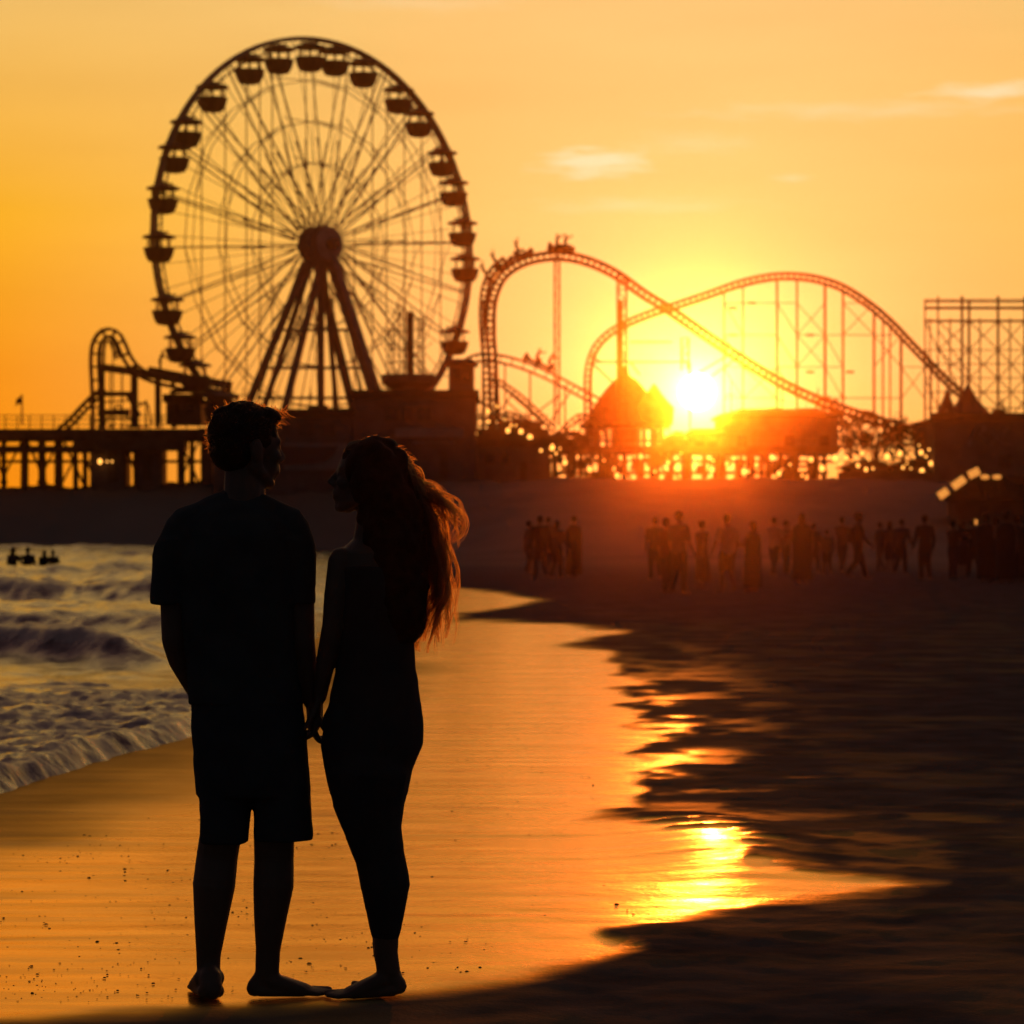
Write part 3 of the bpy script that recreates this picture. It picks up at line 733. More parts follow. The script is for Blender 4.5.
# the carousel house: a dome on columns, open below
ch = at(627, 424, 252); cw = 40/F*252
car = thing('carousel_house', (ch.x, 255.5, 8.2), 'domed carousel house on columns in front of the twin coaster tower', 'building')
dm = MB(); hgt = 49/F*252
dm.lathe([(cw+.5, ch.z-.25),(cw+.5, ch.z+.1)] + [(cw*a_, ch.z+.1+hgt*b_) for a_, b_ in ((1.0,.05),(.95,.16),(.84,.33),(.70,.50),(.56,.66),(.42,.80),(.28,.92),(.15,.985))] + [(.3, ch.z+hgt+.2),(.2, ch.z+hgt+.9),(.02, ch.z+hgt+1.1)], (ch.x, 255.5, 0), 28)
dm.build('roof', M['roofing'], car, True)
d2 = MB(); c2 = at(655, 409, 252); d2.lathe([(1.6, ch.z),(1.7,c2.z+.2),(1.2,c2.z+.7),(.7,c2.z+1.3),(.1,c2.z+2.2)], (c2.x, 253.5, 0), 16); d2.build('turret', M['roofing'], car, True)
for k in range(14):
    a = 2*math.pi*k/14+.1; x, y = ch.x+cw*.93*math.cos(a), 255.5+cw*.93*math.sin(a)
    c_ = MB(); c_.tube([(x,y,8.2),(x,y,ch.z)], .17, 8); c_.build('column', M['hall'], car)
cc = MB(); cc.lathe([(1.1,8.2),(1.2,ch.z)], (ch.x,255.5,0), 12); cc.build('centre_drum', M['hall'], car)
rb = MB(); rb.tube([(ch.x+cw*.93*math.cos(a), 255.5+cw*.93*math.sin(a), 9.0) for a in [2*math.pi*k/28 for k in range(28)]], .06, 5, True); rb.build('railing', M['steel'], car)
# tents
for px, wpx, top, lab in ((947, 17, 388, 'narrow peaked canvas tent, shorter of the two at the coaster foot'), (968, 29, 383, 'broad peaked canvas tent, taller of the two at the coaster foot')):
    c_ = at(px, 424, 246 if wpx < 20 else 249); tz = at(px, top, c_.y).z; r_ = wpx/F*c_.y
    t = thing('peaked_tent', (c_.x, c_.y, 9.6), lab, 'tent', 'peaked tents on the pier')
    mb = MB(); mb.lathe([(r_, c_.z-.3),(r_*1.02,c_.z),(r_*.72,c_.z+(tz-c_.z)*.22),(r_*.42,c_.z+(tz-c_.z)*.5),(r_*.17,c_.z+(tz-c_.z)*.8),(.06,tz)], Vector((c_.x,c_.y,0)), 12); mb.build('roof', M['canvas'], t, True)
    wl = MB(); wl.lathe([(r_*.96,9.6),(r_*.96,c_.z-.2)], (c_.x,c_.y,0), 12); wl.build('side_wall', M['canvas'], t)
    fl = MB(); fl.tube([(c_.x,c_.y,tz-.1),(c_.x,c_.y,tz+1.1)], .05, 5); fl.build('finial', M['steel'], t)

# ================================================================ ROLLER COASTERS
def track(parent, pts, gauge=.6, drop=.62, rr=.13, step=.8, tie=.09, side=None):
    P = [at(*p) for p in pts]; L = sum((b-a).length for a, b in zip(P, P[1:])); n = int(L/.55)+2
    C = spline(P, n)
    rails = [[], []]; spine = []
    for i in range(n):
        t = (C[min(i+1,n-1)]-C[max(i-1,0)]).normalized()
        sd_ = Vector((0,1,0)) - t*t.y; sd_.normalize()
        up = sd_.cross(t)*-1
        if up.z < 0 and abs(up.z) > .05 and side is None: pass
        rails[0].append(C[i]+sd_*gauge); rails[1].append(C[i]-sd_*gauge); spine.append(C[i]-up*drop if True else C[i])
    for r_ in rails:
        mb = MB(); mb.tube(r_, rr*.75, 5); mb.build('rail', M['track'], parent)
    mb = MB(); mb.tube(spine, rr, 6); mb.build('spine', M['track'], parent)
    mb = MB(); k = max(1, round(step/.55))
    for i in range(0, n, k):
        mb.bar(rails[0][i], spine[i], tie); mb.bar(rails[1][i], spine[i], tie); mb.bar(rails[0][i], rails[1][i], tie)
    mb.build('crossties', M['track'], parent)  # all the separate crossties of one track in a single mesh
    return C
def post(parent, px, y0, y1, D, w=.2, name='support_column', lattice=0.0):
    p, q = at(px, y0, D), at(px, y1, D); mb = MB()
    if lattice:
        h = lattice/2
        for s_ in (-h, h): mb.bar(p+Vector((s_,0,0)), q+Vector((s_,0,0)), w); 
        n = max(2, int((p.z-q.z)/(lattice*1.5)))
        for i in range(n):
            a, b_ = p.lerp(q, i/n), p.lerp(q, (i+1)/n)
            mb.bar(a+Vector((-h,0,0)), a+Vector((h,0,0)), w*.6); mb.bar(a+Vector((-h if i%2 else h,0,0)), b_+Vector((h if i%2 else -h,0,0)), w*.5)
    else:
        mb.tube([p, q], w/2, 7)
        mb.box((q.x, q.y, q.z+.1), (w*2.2, w*2.2, .2))
    return mb.build(name, M['track'], parent)
def braces(parent, segs, D, w=.08):
    mb = MB()
    for x0_, y0_, x1_, y1_ in segs: mb.bar(at(x0_,y0_,D), at(x1_,y1_,D), w)
    mb.build('bracing', M['track'], parent)

ca = thing('roller_coaster', (at(560,430,249).x, 249, 9.6), 'steel coaster with a tall arched hill just right of the wheel', 'roller coaster', 'roller coasters on the pier')
A = track(ca, [(q[0],q[1],249) for q in ((497,486),(495,450),(491,405),(489,360),(487,325),(490,296),(501,273),(522,259),(548,253),(572,254),(596,261),(620,273),(645,291),(668,305),(698,326),(735,351),(770,373),(805,391),(840,405),(880,418),(915,428))], gauge=.6, drop=.56, rr=.17, step=.55, tie=.14)
A2 = track(ca, [(q[0],q[1],251) for q in ((483,470),(484,440),(484,400),(483,360),(480,320),(482,290),(490,270),(503,258))], gauge=.4, drop=.5, rr=.16, step=.55, tie=.16)
post(ca, 557, 256, 426, 249, .15, lattice=.42); post(ca, 622, 276, 424, 249.5, .2, lattice=.72); post(ca, 620, 300, 424, 251, .5); post(ca, 685, 338, 370, 250, .17, lattice=.6)
braces(ca, [(630,342,672,342),(590,362,690,362),(593,364,612,382),(630,362,640,375),(690,362,690,430),(700,372,735,351),(712,376,740,356),(590,354,600,362)], 250, .14)
cb_ = thing('roller_coaster', (at(800,430,257).x, 257, 9.6), 'steel coaster with one long low hill crossing in front of the sunset', 'roller coaster', 'roller coasters on the pier')
B = track(cb_, [(q[0],q[1],257) for q in ((586,478),(586,440),(585,400),(586,368),(593,347),(608,331),(628,320),(650,311),(675,303),(705,293),(740,281),(775,274),(808,275),(838,283),(864,298),(889,318),(915,345),(940,371),(962,392),(985,412),(1005,430))], gauge=.5, drop=.46, rr=.15, step=.55, tie=.1)
for px, y0, w in ((724,290,.16),(743,284,.16),(777,279,.22),(797,279,.2),(825,283,.26),(843,289,.22),(874,310,.24),(883,317,.18),(890,324,.16),(901,336,.26),(925,360,.2),(931,366,.15)):
    post(cb_, px, y0, 428, 257, w)
sg = []
xs_ = (724,743,777,797,825,843,874,901,925)
for a_, b_ in zip(xs_, xs_[1:]):
    top = 303 if a_ < 850 else 303+(a_-843)*1.0
    for k, yy in enumerate((303, 335, 367, 398)):
        if yy < top: continue
        if random.random() < .8: sg.append((a_, yy, b_, yy))
        if random.random() < .65 and yy < 390: sg += [(a_, yy, b_, yy+32), (b_, yy, a_, yy+32)] if b_-a_ > 21 else [(a_, yy, b_, yy+32)]
braces(cb_, sg, 257.1, .075)
braces(cb_, [(x_-4, y_, x_+4, y_) for x_, y_ in ((733,335),(733,308),(810,335),(810,372),(752,303),(850,372))], 257.1, .2)
cs = thing('roller_coaster', (at(540,430,265).x, 265, 9.6), 'small low coaster dipping behind the tall arched hill', 'roller coaster', 'roller coasters on the pier')
Cc = track(cs, [(q[0],q[1],265) for q in ((455,366),(475,355),(498,355),(525,362),(555,375),(585,391),(612,405),(640,420))], gauge=.5, drop=.65, rr=.13, step=.9, tie=.08)
track(cs, [(q[0],q[1],262) for q in ((500,380),(520,394),(540,412),(556,428))], gauge=.5, drop=.4, rr=.12)
for px, y0 in ((505,362),(530,370),(565,384),(600,402)): post(cs, px, y0, 430, 265, .16)
braces(cs, [(500,385,545,425),(505,400,540,430),(530,372,530,425),(515,390,490,425),(540,410,560,395),(548,425,575,385)], 264, .13)

cl = thing('roller_coaster', (at(110,430,246.5).x, 246.5, 9.6), 'compact loop coaster with a narrow hairpin at the far left', 'roller coaster', 'roller coasters on the pier')
track(cl, [(q[0],q[1],246.5) for q in ((55,432),(68,421),(80,408),(92,396),(103,388))], gauge=.45, drop=.5, rr=.15, step=.8, tie=.12)
track(cl, [(q[0],q[1],246) for q in ((93,434),(93,410),(92,385),(91,360),(93,343),(100,332),(109,329),(118,332),(124,341),(129,353),(136,364),(146,371),(160,376),(185,382),(215,390),(238,396))], gauge=.5, drop=.62, rr=.16, step=.85, tie=.14)
track(cl, [(q[0],q[1],247.5) for q in ((101,434),(100,400),(100,365),(101,345),(106,337),(113,340),(117,350),(120,358))], gauge=.4, drop=.3, rr=.12, step=.9, tie=.12)
bm_ = MB()
for a_, b_, w in (((99,367),(150,374),.62),((148,372),(185,379),.95),((180,377),(232,386),.7),((92,394),(134,394),.4),((98,413),(130,412),.5),((134,366),(134,426),.45),((158,376),(158,424),.22),((128,396),(140,416),.3),((170,392),(206,390),.28)):
    bm_.bar(at(*a_,246.8), at(*b_,246.8), .5, w)
bm_.build('platform_beam', M['track'], cl)
for px, y0, w in ((102,370,.3),(113,336,.12),(122,372,.14),(110,372,.12),(135,366,.5),(158,374,.2),(174,380,.2),(146,400,.16)): post(cl, px, y0, 428, 247, w)
sg = [(102,402,133,400),(104,418,134,418),(104,425,118,404),(118,404,134,425),(134,402,148,404),(148,404,152,424),(136,408,146,402)]
braces(cl, sg, 247, .13)
# scaffold coaster at the right edge
ce = thing('coaster_scaffold', (at(985,430,262).x, 262, 9.6), 'tall square wooden coaster scaffold with cross bracing at the far right', 'coaster structure')
px_ = (925,938,962,969,998,1025,1052)
for i, px in enumerate(px_): post(ce, px, 296 if i % 3 else 300, 432, 262, .24 if i not in (0,1) else .15)
for i, px in enumerate((930, 950, 980, 1010, 1040)): post(ce, px, 318, 432, 266, .14)
hz_ = MB()
for yy, w in ((300,.12),(308,.24),(321,.2),(350,.08),(364,.08),(378,.08),(392,.09),(408,.09)): hz_.bar(at(924,yy,262), at(1060,yy,262), w)
hz_.bar(at(924,302,266), at(1060,302,266), .12); hz_.build('girder', M['track'], ce)
sg = []
for a_, b_ in zip((925,938,969,998,1025),(938,969,998,1025,1052)):
    for yy in (321, 350, 378):
        if b_-a_ > 15: sg += [(a_, yy, b_, yy+29), (b_, yy, a_, yy+29)]
        else: sg += [(a_, yy, b_, yy+29)]
sg += [(938,330,968,372),(938,345,962,395),(998,400,1025,432),(998,432,1025,400)]
braces(ce, sg, 262.1, .09)
rt = MB(); rt.bar(at(969,395,261), at(1000,428,261), .5, .5); rt.build('exit_ramp', M['track'], ce)

# drop tower and small rides by the wheel
dt = thing('swing_tower', (at(408,424,246).x, 246, 9.6), 'spindly lattice ride tower with a round platform right of the wheel legs', 'ride')
post(dt, 410, 312, 400, 246, .62, 'mast'); post(dt, 402, 305, 376, 247, .1, 'mast', lattice=.5); post(dt, 421, 318, 376, 247, .1, 'mast', lattice=.5); post(dt, 392, 330, 376, 247, .1, 'mast', lattice=.35)
rg = MB(); rg.lathe([(1.2,at(0,392,246).z),(2.2,at(0,383,246).z),(2.2,at(0,375,246).z),(2.05,at(0,375,246).z),(1.9,at(0,381,246).z)], (at(408,0,246).x,246,0), 20); rg.build('round_platform', M['hall'], dt)
cr = MB()
for i in range(16):
    a_ = at(random.uniform(388,424), random.uniform(312,372), 246.5); cr.bar(a_, a_+Vector((random.uniform(-1.1,1.1), .2, random.uniform(-1.4,1.4))), .09)
for a_, b_ in (((386,330),(424,330)),((390,350),(424,346)),((386,362),(426,362)),((388,331),(402,312)),((424,330),(410,308))): cr.bar(at(*a_,246.5), at(*b_,246.5), .08)
cr.build('crossarm', M['steel'], dt)

# flag pole at the far left deck
fp = thing('flagpole', (at(22,424,246).x, 246, 9.6), 'slim flagpole with a drooping flag on the empty left deck', 'flagpole')
mb = MB(); mb.tube([at(22,424,246), at(22,394,246)], [.09,.05], 7); mb.build('pole', M['steel'], fp)
mb = MB(); p = at(21.6,395,246); mb.rings([[p+Vector((x_,y_+.05*math.sin(x_*5),z_)) for x_,z_ in ((0,0),(-.25,-.25),(-.42,-.3),(-.5,-.95),(-.22,-.7),(0,-.8))] for y_ in (-.02,.02)]); mb.build('flag', M['flag'], fp)

# stalls and clutter along the deck: open frames with canopies
random.seed(9)
stalls = [(512,'striped'),(532,'slanting'),(558,'squat'),(577,'narrow'),(676,'sun bleached')]
stl = {'striped':'low stall canopy at the foot of the coaster drop','slanting':'slanting roofed stall under the small dipping coaster','squat':'squat stall frame under the single tall arch column','narrow':'narrow stall frame left of the carousel house','sun bleached':'stall frame between carousel house and the sun','plain':'stall frame under the foot of the long hill','sagging':'sagging stall roof amid the string lights','patched':'stall frame with a raked roof left of the tents'}
for px, k in stalls:
    zb = 9.6 if px < 548 else 8.2; c_ = at(px, 428 if px < 548 else 438, 247); w = random.uniform(.8,1.1)
    t = thing('market_stall', (c_.x, 247, zb), stl[k], 'stall', 'stalls along the pier deck')
    r_ = MB(); q = random.uniform(-.35,.35)
    r_.rings([[Vector((c_.x-w, y, c_.z+.1-q)), Vector((c_.x, y, c_.z+.55)), Vector((c_.x+w, y, c_.z+.1+q)), Vector((c_.x+w, y, c_.z-.02+q)), Vector((c_.x-w, y, c_.z-.02-q))] for y in (245.6,248.6)]); r_.build('roof', M['canvas'], t)
    for sx in (-w*.92, w*.92):
        for yy in (245.9, 248.3):
            l = MB(); l.bar((c_.x+sx, yy, zb), (c_.x+sx, yy, c_.z), .13); l.build('post', M['wood'], t)
    ct = MB(); ct.box((c_.x, 245.8, zb+.35), (w*1.8, .6, .7)); ct.build('counter', M['wood'], t)

# strings of lamps
def string(pts, label, sag=0):
    c_ = at(*pts[0], 243.0)
    t = thing('string_lights', c_, label, 'string lights', 'strings of warm lamps on the pier')
    P = [at(x, y, 243.0) for x, y in pts]
    w = MB(); w.tube(P, .025, 4); w.build('wire', M['steel'], t)
    for p in P:
        q_ = random.choice((.5,.65,.8,1.0,1.25,1.5)); b_ = MB(); b_.ell(p-Vector((0,0,.12)), .13*q_, .13*q_, .17*q_, None, 10); b_.build('bulb', M['bulb'], t, True)
string([(447,398),(452,405),(444,404),(457,412),(468,410),(459,421),(473,408),(488,410),(489,420),(497,405),(476,432),(471,430)], 'warm lamps scattered below the square ticket tower')
string([(505,418),(511,424),(508,429),(521,430),(516,424),(530,436),(545,441),(552,446),(560,447),(541,449)], 'warm lamps along the foot of the small coaster')
string([(694,455),(695,463),(713,459),(712,468),(711,474),(728,484),(748,470),(757,480),(763,480),(769,484),(767,488),(782,468)], 'warm lamps strung under the pavilion near the sun')
string([(829,455),(835,457),(840,462),(846,456),(852,459),(858,464),(866,468),(873,467),(853,474),(869,458),(862,452)], 'warm lamps around the shed under the long hill')
string([(887,455),(893,449),(900,452),(907,462),(914,456),(921,451),(926,455),(929,448),(903,466),(911,467),(919,444)], 'warm lamps around the prize stall left of the tents')
string([(556,452),(565,461),(578,455),(590,468),(604,459),(617,474),(630,462),(641,455),(655,470),(668,461),(681,452)], 'warm lamps among the piles under the carousel house')
string([(727,462),(738,456),(744,470),(756,462),(772,456),(779,472),(790,463),(802,474),(811,458),(822,467)], 'warm lamps among the piles under the wide pavilion')
string([(944,452),(952,460),(966,448),(931,462),(922,470),(940,474)], 'few warm lamps on the left corner of the restaurant')
string([(865,486),(870,484),(877,487),(866,491)], 'short row of dim lamps below the shed')
string([(100,460),(107,460),(112,460)], 'three lamps under the deck below the loop coaster')
# lit panels at the right end
for pts, lab in ((((939,496.5),(947.5,490.5)),'lowest of the three slanting lit panels by the dark restaurant'),(((953,487),(964.5,478.5)),'middle one of three slanting lit panels by the dark restaurant'),(((969,475.5),(979,470.5)),'topmost of the three slanting lit panels by the dark restaurant')):
    p, q = at(*pts[0], 196), at(*pts[1], 196); mb = MB(); d = (q-p); 
    mb.bar(p, q, .3, .50)
    t = thing('lit_panel', p, lab, 'lit panel', 'slanting lit panels'); mb.build('panel', M['lit_pane'], t)
    fr = MB(); fr.bar(p-d*.06+Vector((0,.22,0)), q+d*.06+Vector((0,.22,0)), .2, .66); fr.build('housing', M['steel'], t)
for px, lab in ((985,'left one of the small lamp pair on the kiosk roof'),(997,'right one of the small lamp pair on the kiosk roof')):
    p = at(px, 477, 196.4); t = thing('wall_lamp', p, lab, 'lamp', 'pair of small wall lamps')
    mb = MB(); mb.ell(p, .30, .18, .15, None, 12); mb.build('bulb', M['lit_pane'], t, True)
    mb = MB(); mb.box(p+Vector((0,.5,.1)), (.5, .7, .12)); mb.build('bracket', M['steel'], t)
aw_ = thing('beach_kiosk', (at(1005,505,200).x, 200, 2.2), 'dark beach kiosk with a sloping roof under the lit panels', 'kiosk')
mb = MB(); a_, b_ = at(958,500,198), at(1060,470,198); mb.box(((a_.x+b_.x)/2, 200.6, 2.6), (b_.x-a_.x, 4.6, 2.6)); mb.build('wall', M['hall'], aw_)
mb = MB(); mb.rings([[at(936,501,y), at(975,476,y), at(1064,476,y), at(1064,501,y)] for y in (197.2, 203.2)]); mb.build('roof', M['roofing'], aw_)

# coaster trains
def train(C, idxs, label, drop=0):
    i0 = idxs[0]; t = thing('coaster_train', C[i0], label, 'coaster train', 'coaster trains')
    seats = []
    for i in idxs:
        p = C[i]; d = (C[min(i+1,len(C)-1)]-C[i-1]).normalized(); sd_ = Vector((0,1,0)); up = d.cross(sd_); up = up if up.z > 0 or abs(up.x) > .7 else -up
        if up.z < -.2: up = -up
        if abs(d.x) < .6 and up.x > 0: up = -up
        b_ = MB()
        prof = ((-.85,.2),(-.75,.75),(-.6,.85),(-.2,.45),(.35,.45),(.75,.62),(.95,.35),(.9,.2))
        b_.rings([[p + d*x_ + up*z_ + sd_*y_ for x_, z_ in prof] for y_ in (-.6,.6)]); cbd = b_.build('car', M['gondola'], t)
        w = MB()
        for x_ in (-.6,.6):
            for y_ in (-.62,.62): disc(w, p+d*x_+up*.1+sd_*y_, sd_, .16, .1, 10)
        w.build('wheel', M['steel'], cbd)
        seats.append((p + up*.55, d, up))
    return seats
def idx(C, px):
    best = min(range(len(C)), key=lambda i: abs(C[i].x/C[i].y*F+512-px)+ (0 if C[i].z > 18 else 100)); return best
seatsA = train(A, [idx(A,497), idx(A,507), idx(A,527)], 'coaster train climbing onto the tall arched hill')
seatsB = train(A, [idx(A,556), idx(A,561)], 'single coaster train at the very top of the tall arch')
iC = min(range(len(Cc)), key=lambda i: abs(Cc[i].x/Cc[i].y*F+512-532)); iC2 = min(range(len(Cc)), key=lambda i: abs(Cc[i].x/Cc[i].y*F+512-543))
seatsC = train(Cc, [iC, iC2], 'coaster train rolling down the small dipping coaster')

# sheds below the left deck, a low wall at the right
hall('boat_shed', 'dark boarded boat shed below the deck under the loop coaster', 'shed', 90, 123, 437, 496, 243.6, 5, 'flat', wins=((96,103,446,453),), doors=((108,118,452,482),))
hall('net_store', 'narrow dark net store on the bank behind the left piles', 'shed', 138, 160, 440, 496, 243.6, 5, 'flat', doors=((143,152,456,480),))
hall('pump_house', 'small pump house on the bank just left of the man', 'shed', 203, 212, 436, 496, 243.6, 4, 'flat', wins=((205.5,209.5,444,450),))
bw = MB(); p, q = at(838,474,243), at(934,496,243); bw.box(((p.x+q.x)/2, 243, (p.z+q.z)/2), (q.x-p.x, .5, p.z-q.z)); bw.box(((p.x+q.x)/2, 243, p.z+.08), (q.x-p.x, .7, .16))
solo(bw, 'boundary_wall', M['hall'], ((p.x+q.x)/2, 243, q.z), 'low dark boundary wall under the lamps left of the restaurant', 'wall')
# scrubby trees on the bank whose gaps let the sky through
M['leaf'] = mat('dark_tree_leaves', (.05,.05,.02), .7, 0, .4, .8, 0, 30, .2)
def tree(px, ytop, ybot, wpx, D, label, seed, n=520):
    rnd = random.Random(seed); b_ = at(px, ybot, D); tz = at(px, ytop, D).z; hw_ = wpx/2/F*D; H = tz-b_.z
    t = thing('tree', b_, label, 'tree', 'scrubby trees on the pier bank')
    tr = MB(); tips = []
    tr.tube([b_-Vector((0,0,.8)), b_+Vector((.1*hw_,0,H*.3)), b_+Vector((-.05*hw_,0,H*.55))], [.22,.16,.10], 7)
    for i in range(9):
        a = rnd.uniform(0,6.28); e = b_+Vector((math.cos(a)*hw_*rnd.uniform(.4,.85), math.sin(a)*hw_*.7, H*rnd.uniform(.45,.92))); s_ = b_+Vector((0,0,H*rnd.uniform(.25,.5)))
        tr.tube([s_, s_.lerp(e,.5)+Vector((0,0,.2)), e], [.08,.05,.02], 5); tips.append(e)
    tr.build('trunk', M['wood'], t)
    cr_ = MB()
    for i in range(n):
        c = rnd.choice(tips) + Vector((rnd.gauss(0,.34),rnd.gauss(0,.4),rnd.gauss(0,.30)))*hw_*.9
        r_ = rnd.uniform(.10,.30); a, e = rnd.uniform(0,6.28), rnd.uniform(-1,1)
        x_ = Vector((math.cos(a)*math.cos(e), math.sin(a)*math.cos(e), math.sin(e))); y_ = x_.cross(Vector((rnd.gauss(0,1),rnd.gauss(0,1),rnd.gauss(0,1)))).normalized()
        cr_.add([c-x_*r_, c+y_*r_*.5, c+x_*r_, c-y_*r_*.5], [(0,1,2,3)])
    cr_.build('crown', M['leaf'], t)
tree(850, 414, 478, 34, 249, 'scrubby tree at the pavilion corner, first from the sun', 1)
tree(876, 424, 478, 32, 252, 'ragged tree over the dark shed under the long hill', 2)
tree(902, 418, 478, 36, 249, 'wide ragged tree between shed and prize stall', 3)
tree(926, 426, 478, 26, 252, 'small scrubby tree beside the twin peaked tents', 4)
tree(515, 420, 470, 40, 250, 'dark scrubby tree at the foot of the dipping coaster', 5)
tree(548, 430, 478, 30, 250, 'thin scrubby tree left of the piles under the carousel house', 6, 300)
tree(468, 396, 446, 26, 253, 'small tree behind the square ticket tower', 7, 300)
tree(826, 400, 440, 30, 256, 'bushy tree behind the pavilion roof, nearest the low track', 8, 400)
post(ca, 489, 300, 478, 250, .2, lattice=1.0)

ck = thing('roller_coaster', (at(545,430,246).x, 246, 9.6), 'low junior coaster track winding in front of the dipping coaster', 'roller coaster', 'roller coasters on the pier')
track(ck, [(q[0],q[1],246) for q in ((478,446),(492,424),(506,412),(520,416),(536,430),(552,436),(566,424),(580,414),(596,420),(606,436))], gauge=.4, drop=.4, rr=.11, step=.55, tie=.08)
for px, y0 in ((492,426),(506,414),(520,418),(536,432),(566,426),(580,416),(596,422)): post(ck, px, y0, 448, 246, .14)
braces(ck, [(492,428,506,446),(506,416,520,440),(520,420,506,440),(566,428,580,444),(580,418,566,444),(580,418,596,440),(596,424,580,444),(484,436,540,436),(560,434,604,434)], 246, .1)
ck = thing('roller_coaster', (at(885,440,248).x, 248, 8.0), 'low coaster return track humping along under the end of the long hill', 'roller coaster', 'roller coasters on the pier')
track(ck, [(q[0],q[1],248) for q in ((830,432),(846,420),(862,411),(878,416),(892,430),(908,440),(924,432),(938,424))], gauge=.4, drop=.4, rr=.11, step=.55, tie=.08)
for px, y0 in ((846,422),(862,413),(878,418),(892,432),(924,434)): post(ck, px, y0, 476, 248, .15)
braces(ck, [(846,426,862,460),(862,416,846,460),(862,440,878,470),(878,420,862,462),(892,434,878,470),(892,440,924,470),(924,436,892,470),(840,446,930,446),(844,462,930,462)], 248, .1)
# ================================================================ PEOPLE
def head_shapes(mb, Mh, s=1.0):
    """head in its own frame: +X is where the face looks, z = 0 at the underside of the chin, about .225 m tall"""
    def T(p): return Mh @ (Vector(p)*s)
    Q = Mh.to_3x3()
    def E(c, a, b_, c_): mb.ell(T(c), a*s, b_*s, c_*s, Q, 18)
    def C(p, q, a, b_=None): mb.capsule(T(p), T(q), a*s, (b_ or a)*s)
    E((-.012,0,.137), .100,.076,.090); E((.035,0,.125), .058,.064,.072)
    E((.045,0,.078), .046,.054,.070); C((.070,0,.020), (.052,0,.03), .019,.03)
    for y in (-1, 1):
        C((-.005,.058*y,.060), (.062,.016*y,.020), .020,.017); C((.0,.055*y,.06),(-.005,.062*y,.10), .02,.018)
        C((.083,.012*y,.137), (.070,.048*y,.134), .0095)
        E((.074,.031*y,.117), .013,.014,.011); E((.062,.045*y,.092), .022,.018,.018)
        E((.098,.012*y,.084), .011,.008,.008)
        E((-.012,.080*y,.105), .018,.009,.031); E((.085,.016*y,.05), .010,.013,.007)
    C((.086,0,.128), (.109,0,.091), .0085,.0115)
    C((.092,-.012,.060), (.092,.012,.060), .0075); C((.089,-.010,.047), (.089,.010,.047), .0085)
    E((.078,0,.058), .02,.028,.03)

def hand_shapes(mb, wrist, fd, pn, td, s=1.0, curl=25, spread=5, thumb=35, seg=1.0):
    """palm with five fingers. fd: towards the fingers, pn: out of the palm, td: towards the thumb"""
    fd, pn, td = [Vector(v).normalized() for v in (fd, pn, td)]
    td = (td - fd*td.dot(fd)).normalized(); pn = fd.cross(td).normalized()*(1 if fd.cross(td).dot(pn) > 0 else -1)
    w = Vector(wrist)
    for k, o in enumerate((.030,.010,-.010,-.029)):
        mb.capsule(w+td*o*.55*s+fd*.01*s, w+td*o*s+fd*.086*s, .013*s, .0115*s, 10)
    for o, L, c in ((.030,.070,0),(.010,.079,4),(-.010,.074,8),(-.029,.058,12)):
        p = w+td*o*s+fd*.090*s; a = curl*.6+c; d0 = fd*math.cos(R(o*spread*30)) + td*math.sin(R(o*spread*30))
        for l, r0, r1 in ((.42,.0095,.009),(.32,.009,.0082),(.26,.0082,.007)):
            d = d0*math.cos(R(a)) + pn*math.sin(R(a)); q = p+d*L*l*s*seg
            mb.capsule(p, q, r0*s, r1*s, 10); p = q; a += curl*1.1
    p = w+td*.028*s+fd*.020*s
    d1 = (td*math.sin(R(thumb+15))+fd*math.cos(R(thumb+15))+pn*.25).normalized()
    q = p+d1*.042*s; mb.capsule(p, q, .0135*s, .0115*s, 10)
    d2 = (td*math.sin(R(thumb-5))+fd*math.cos(R(thumb-5))+pn*.45).normalized()
    r_ = q+d2*.032*s; mb.capsule(q, r_, .0110*s, .0098*s, 10)
    d3 = (td*math.sin(R(thumb-18))+fd*math.cos(R(thumb-18))+pn*.6).normalized(); mb.capsule(r_, r_+d3*.026*s, .0098*s, .008*s, 10)

def foot_shapes(mb, ankle, d, s=1.0, lift=0.0, side=1):
    """bare foot: heel, arch and five toes; d points to the toes on the ground"""
    d = Vector((d[0],d[1],0)).normalized(); sd_ = Vector((-d.y,d.x,0))*side; a = Vector(ankle); g = Vector((a.x,a.y,0))
    up = Vector((0,0,1))
    mb.capsule(g-d*.035*s+up*(.030+lift)*s, g-d*.01*s+up*(.06+lift)*s, .030*s, .032*s)
    mb.capsule(a, g+up*(.05+lift)*s, .033*s, .034*s)
    for o, L in ((.028,.165),(.010,.170),(-.008,.163),(-.024,.150)):
        mb.capsule(g+sd_*o*.6*s+up*(.055+lift)*s+d*.01*s, g+d*(L-.035)*s+sd_*o*s+up*.020*s, .028*s, .018*s, 10)
        mb.capsule(g+sd_*o*.7*s+up*(.022+lift*.6)*s-d*.02*s, g+d*(L-.03)*s+sd_*o*s+up*.014*s, .020*s, .014*s, 10)
    for o, L, r_ in ((.032,.205,.0135),(.013,.202,.0098),(-.002,.194,.009),(-.016,.183,.0085),(-.029,.170,.008)):
        mb.capsule(g+d*(L-.055)*s+sd_*o*s+up*.017*s, g+d*L*s+sd_*o*s+up*r_*s, .012*s, r_*s, 10)

def PX(x, y, dy=0.0): return at(x, y, 9.0+dy)
K = 9.0/F                                    # metres per pixel at the couple

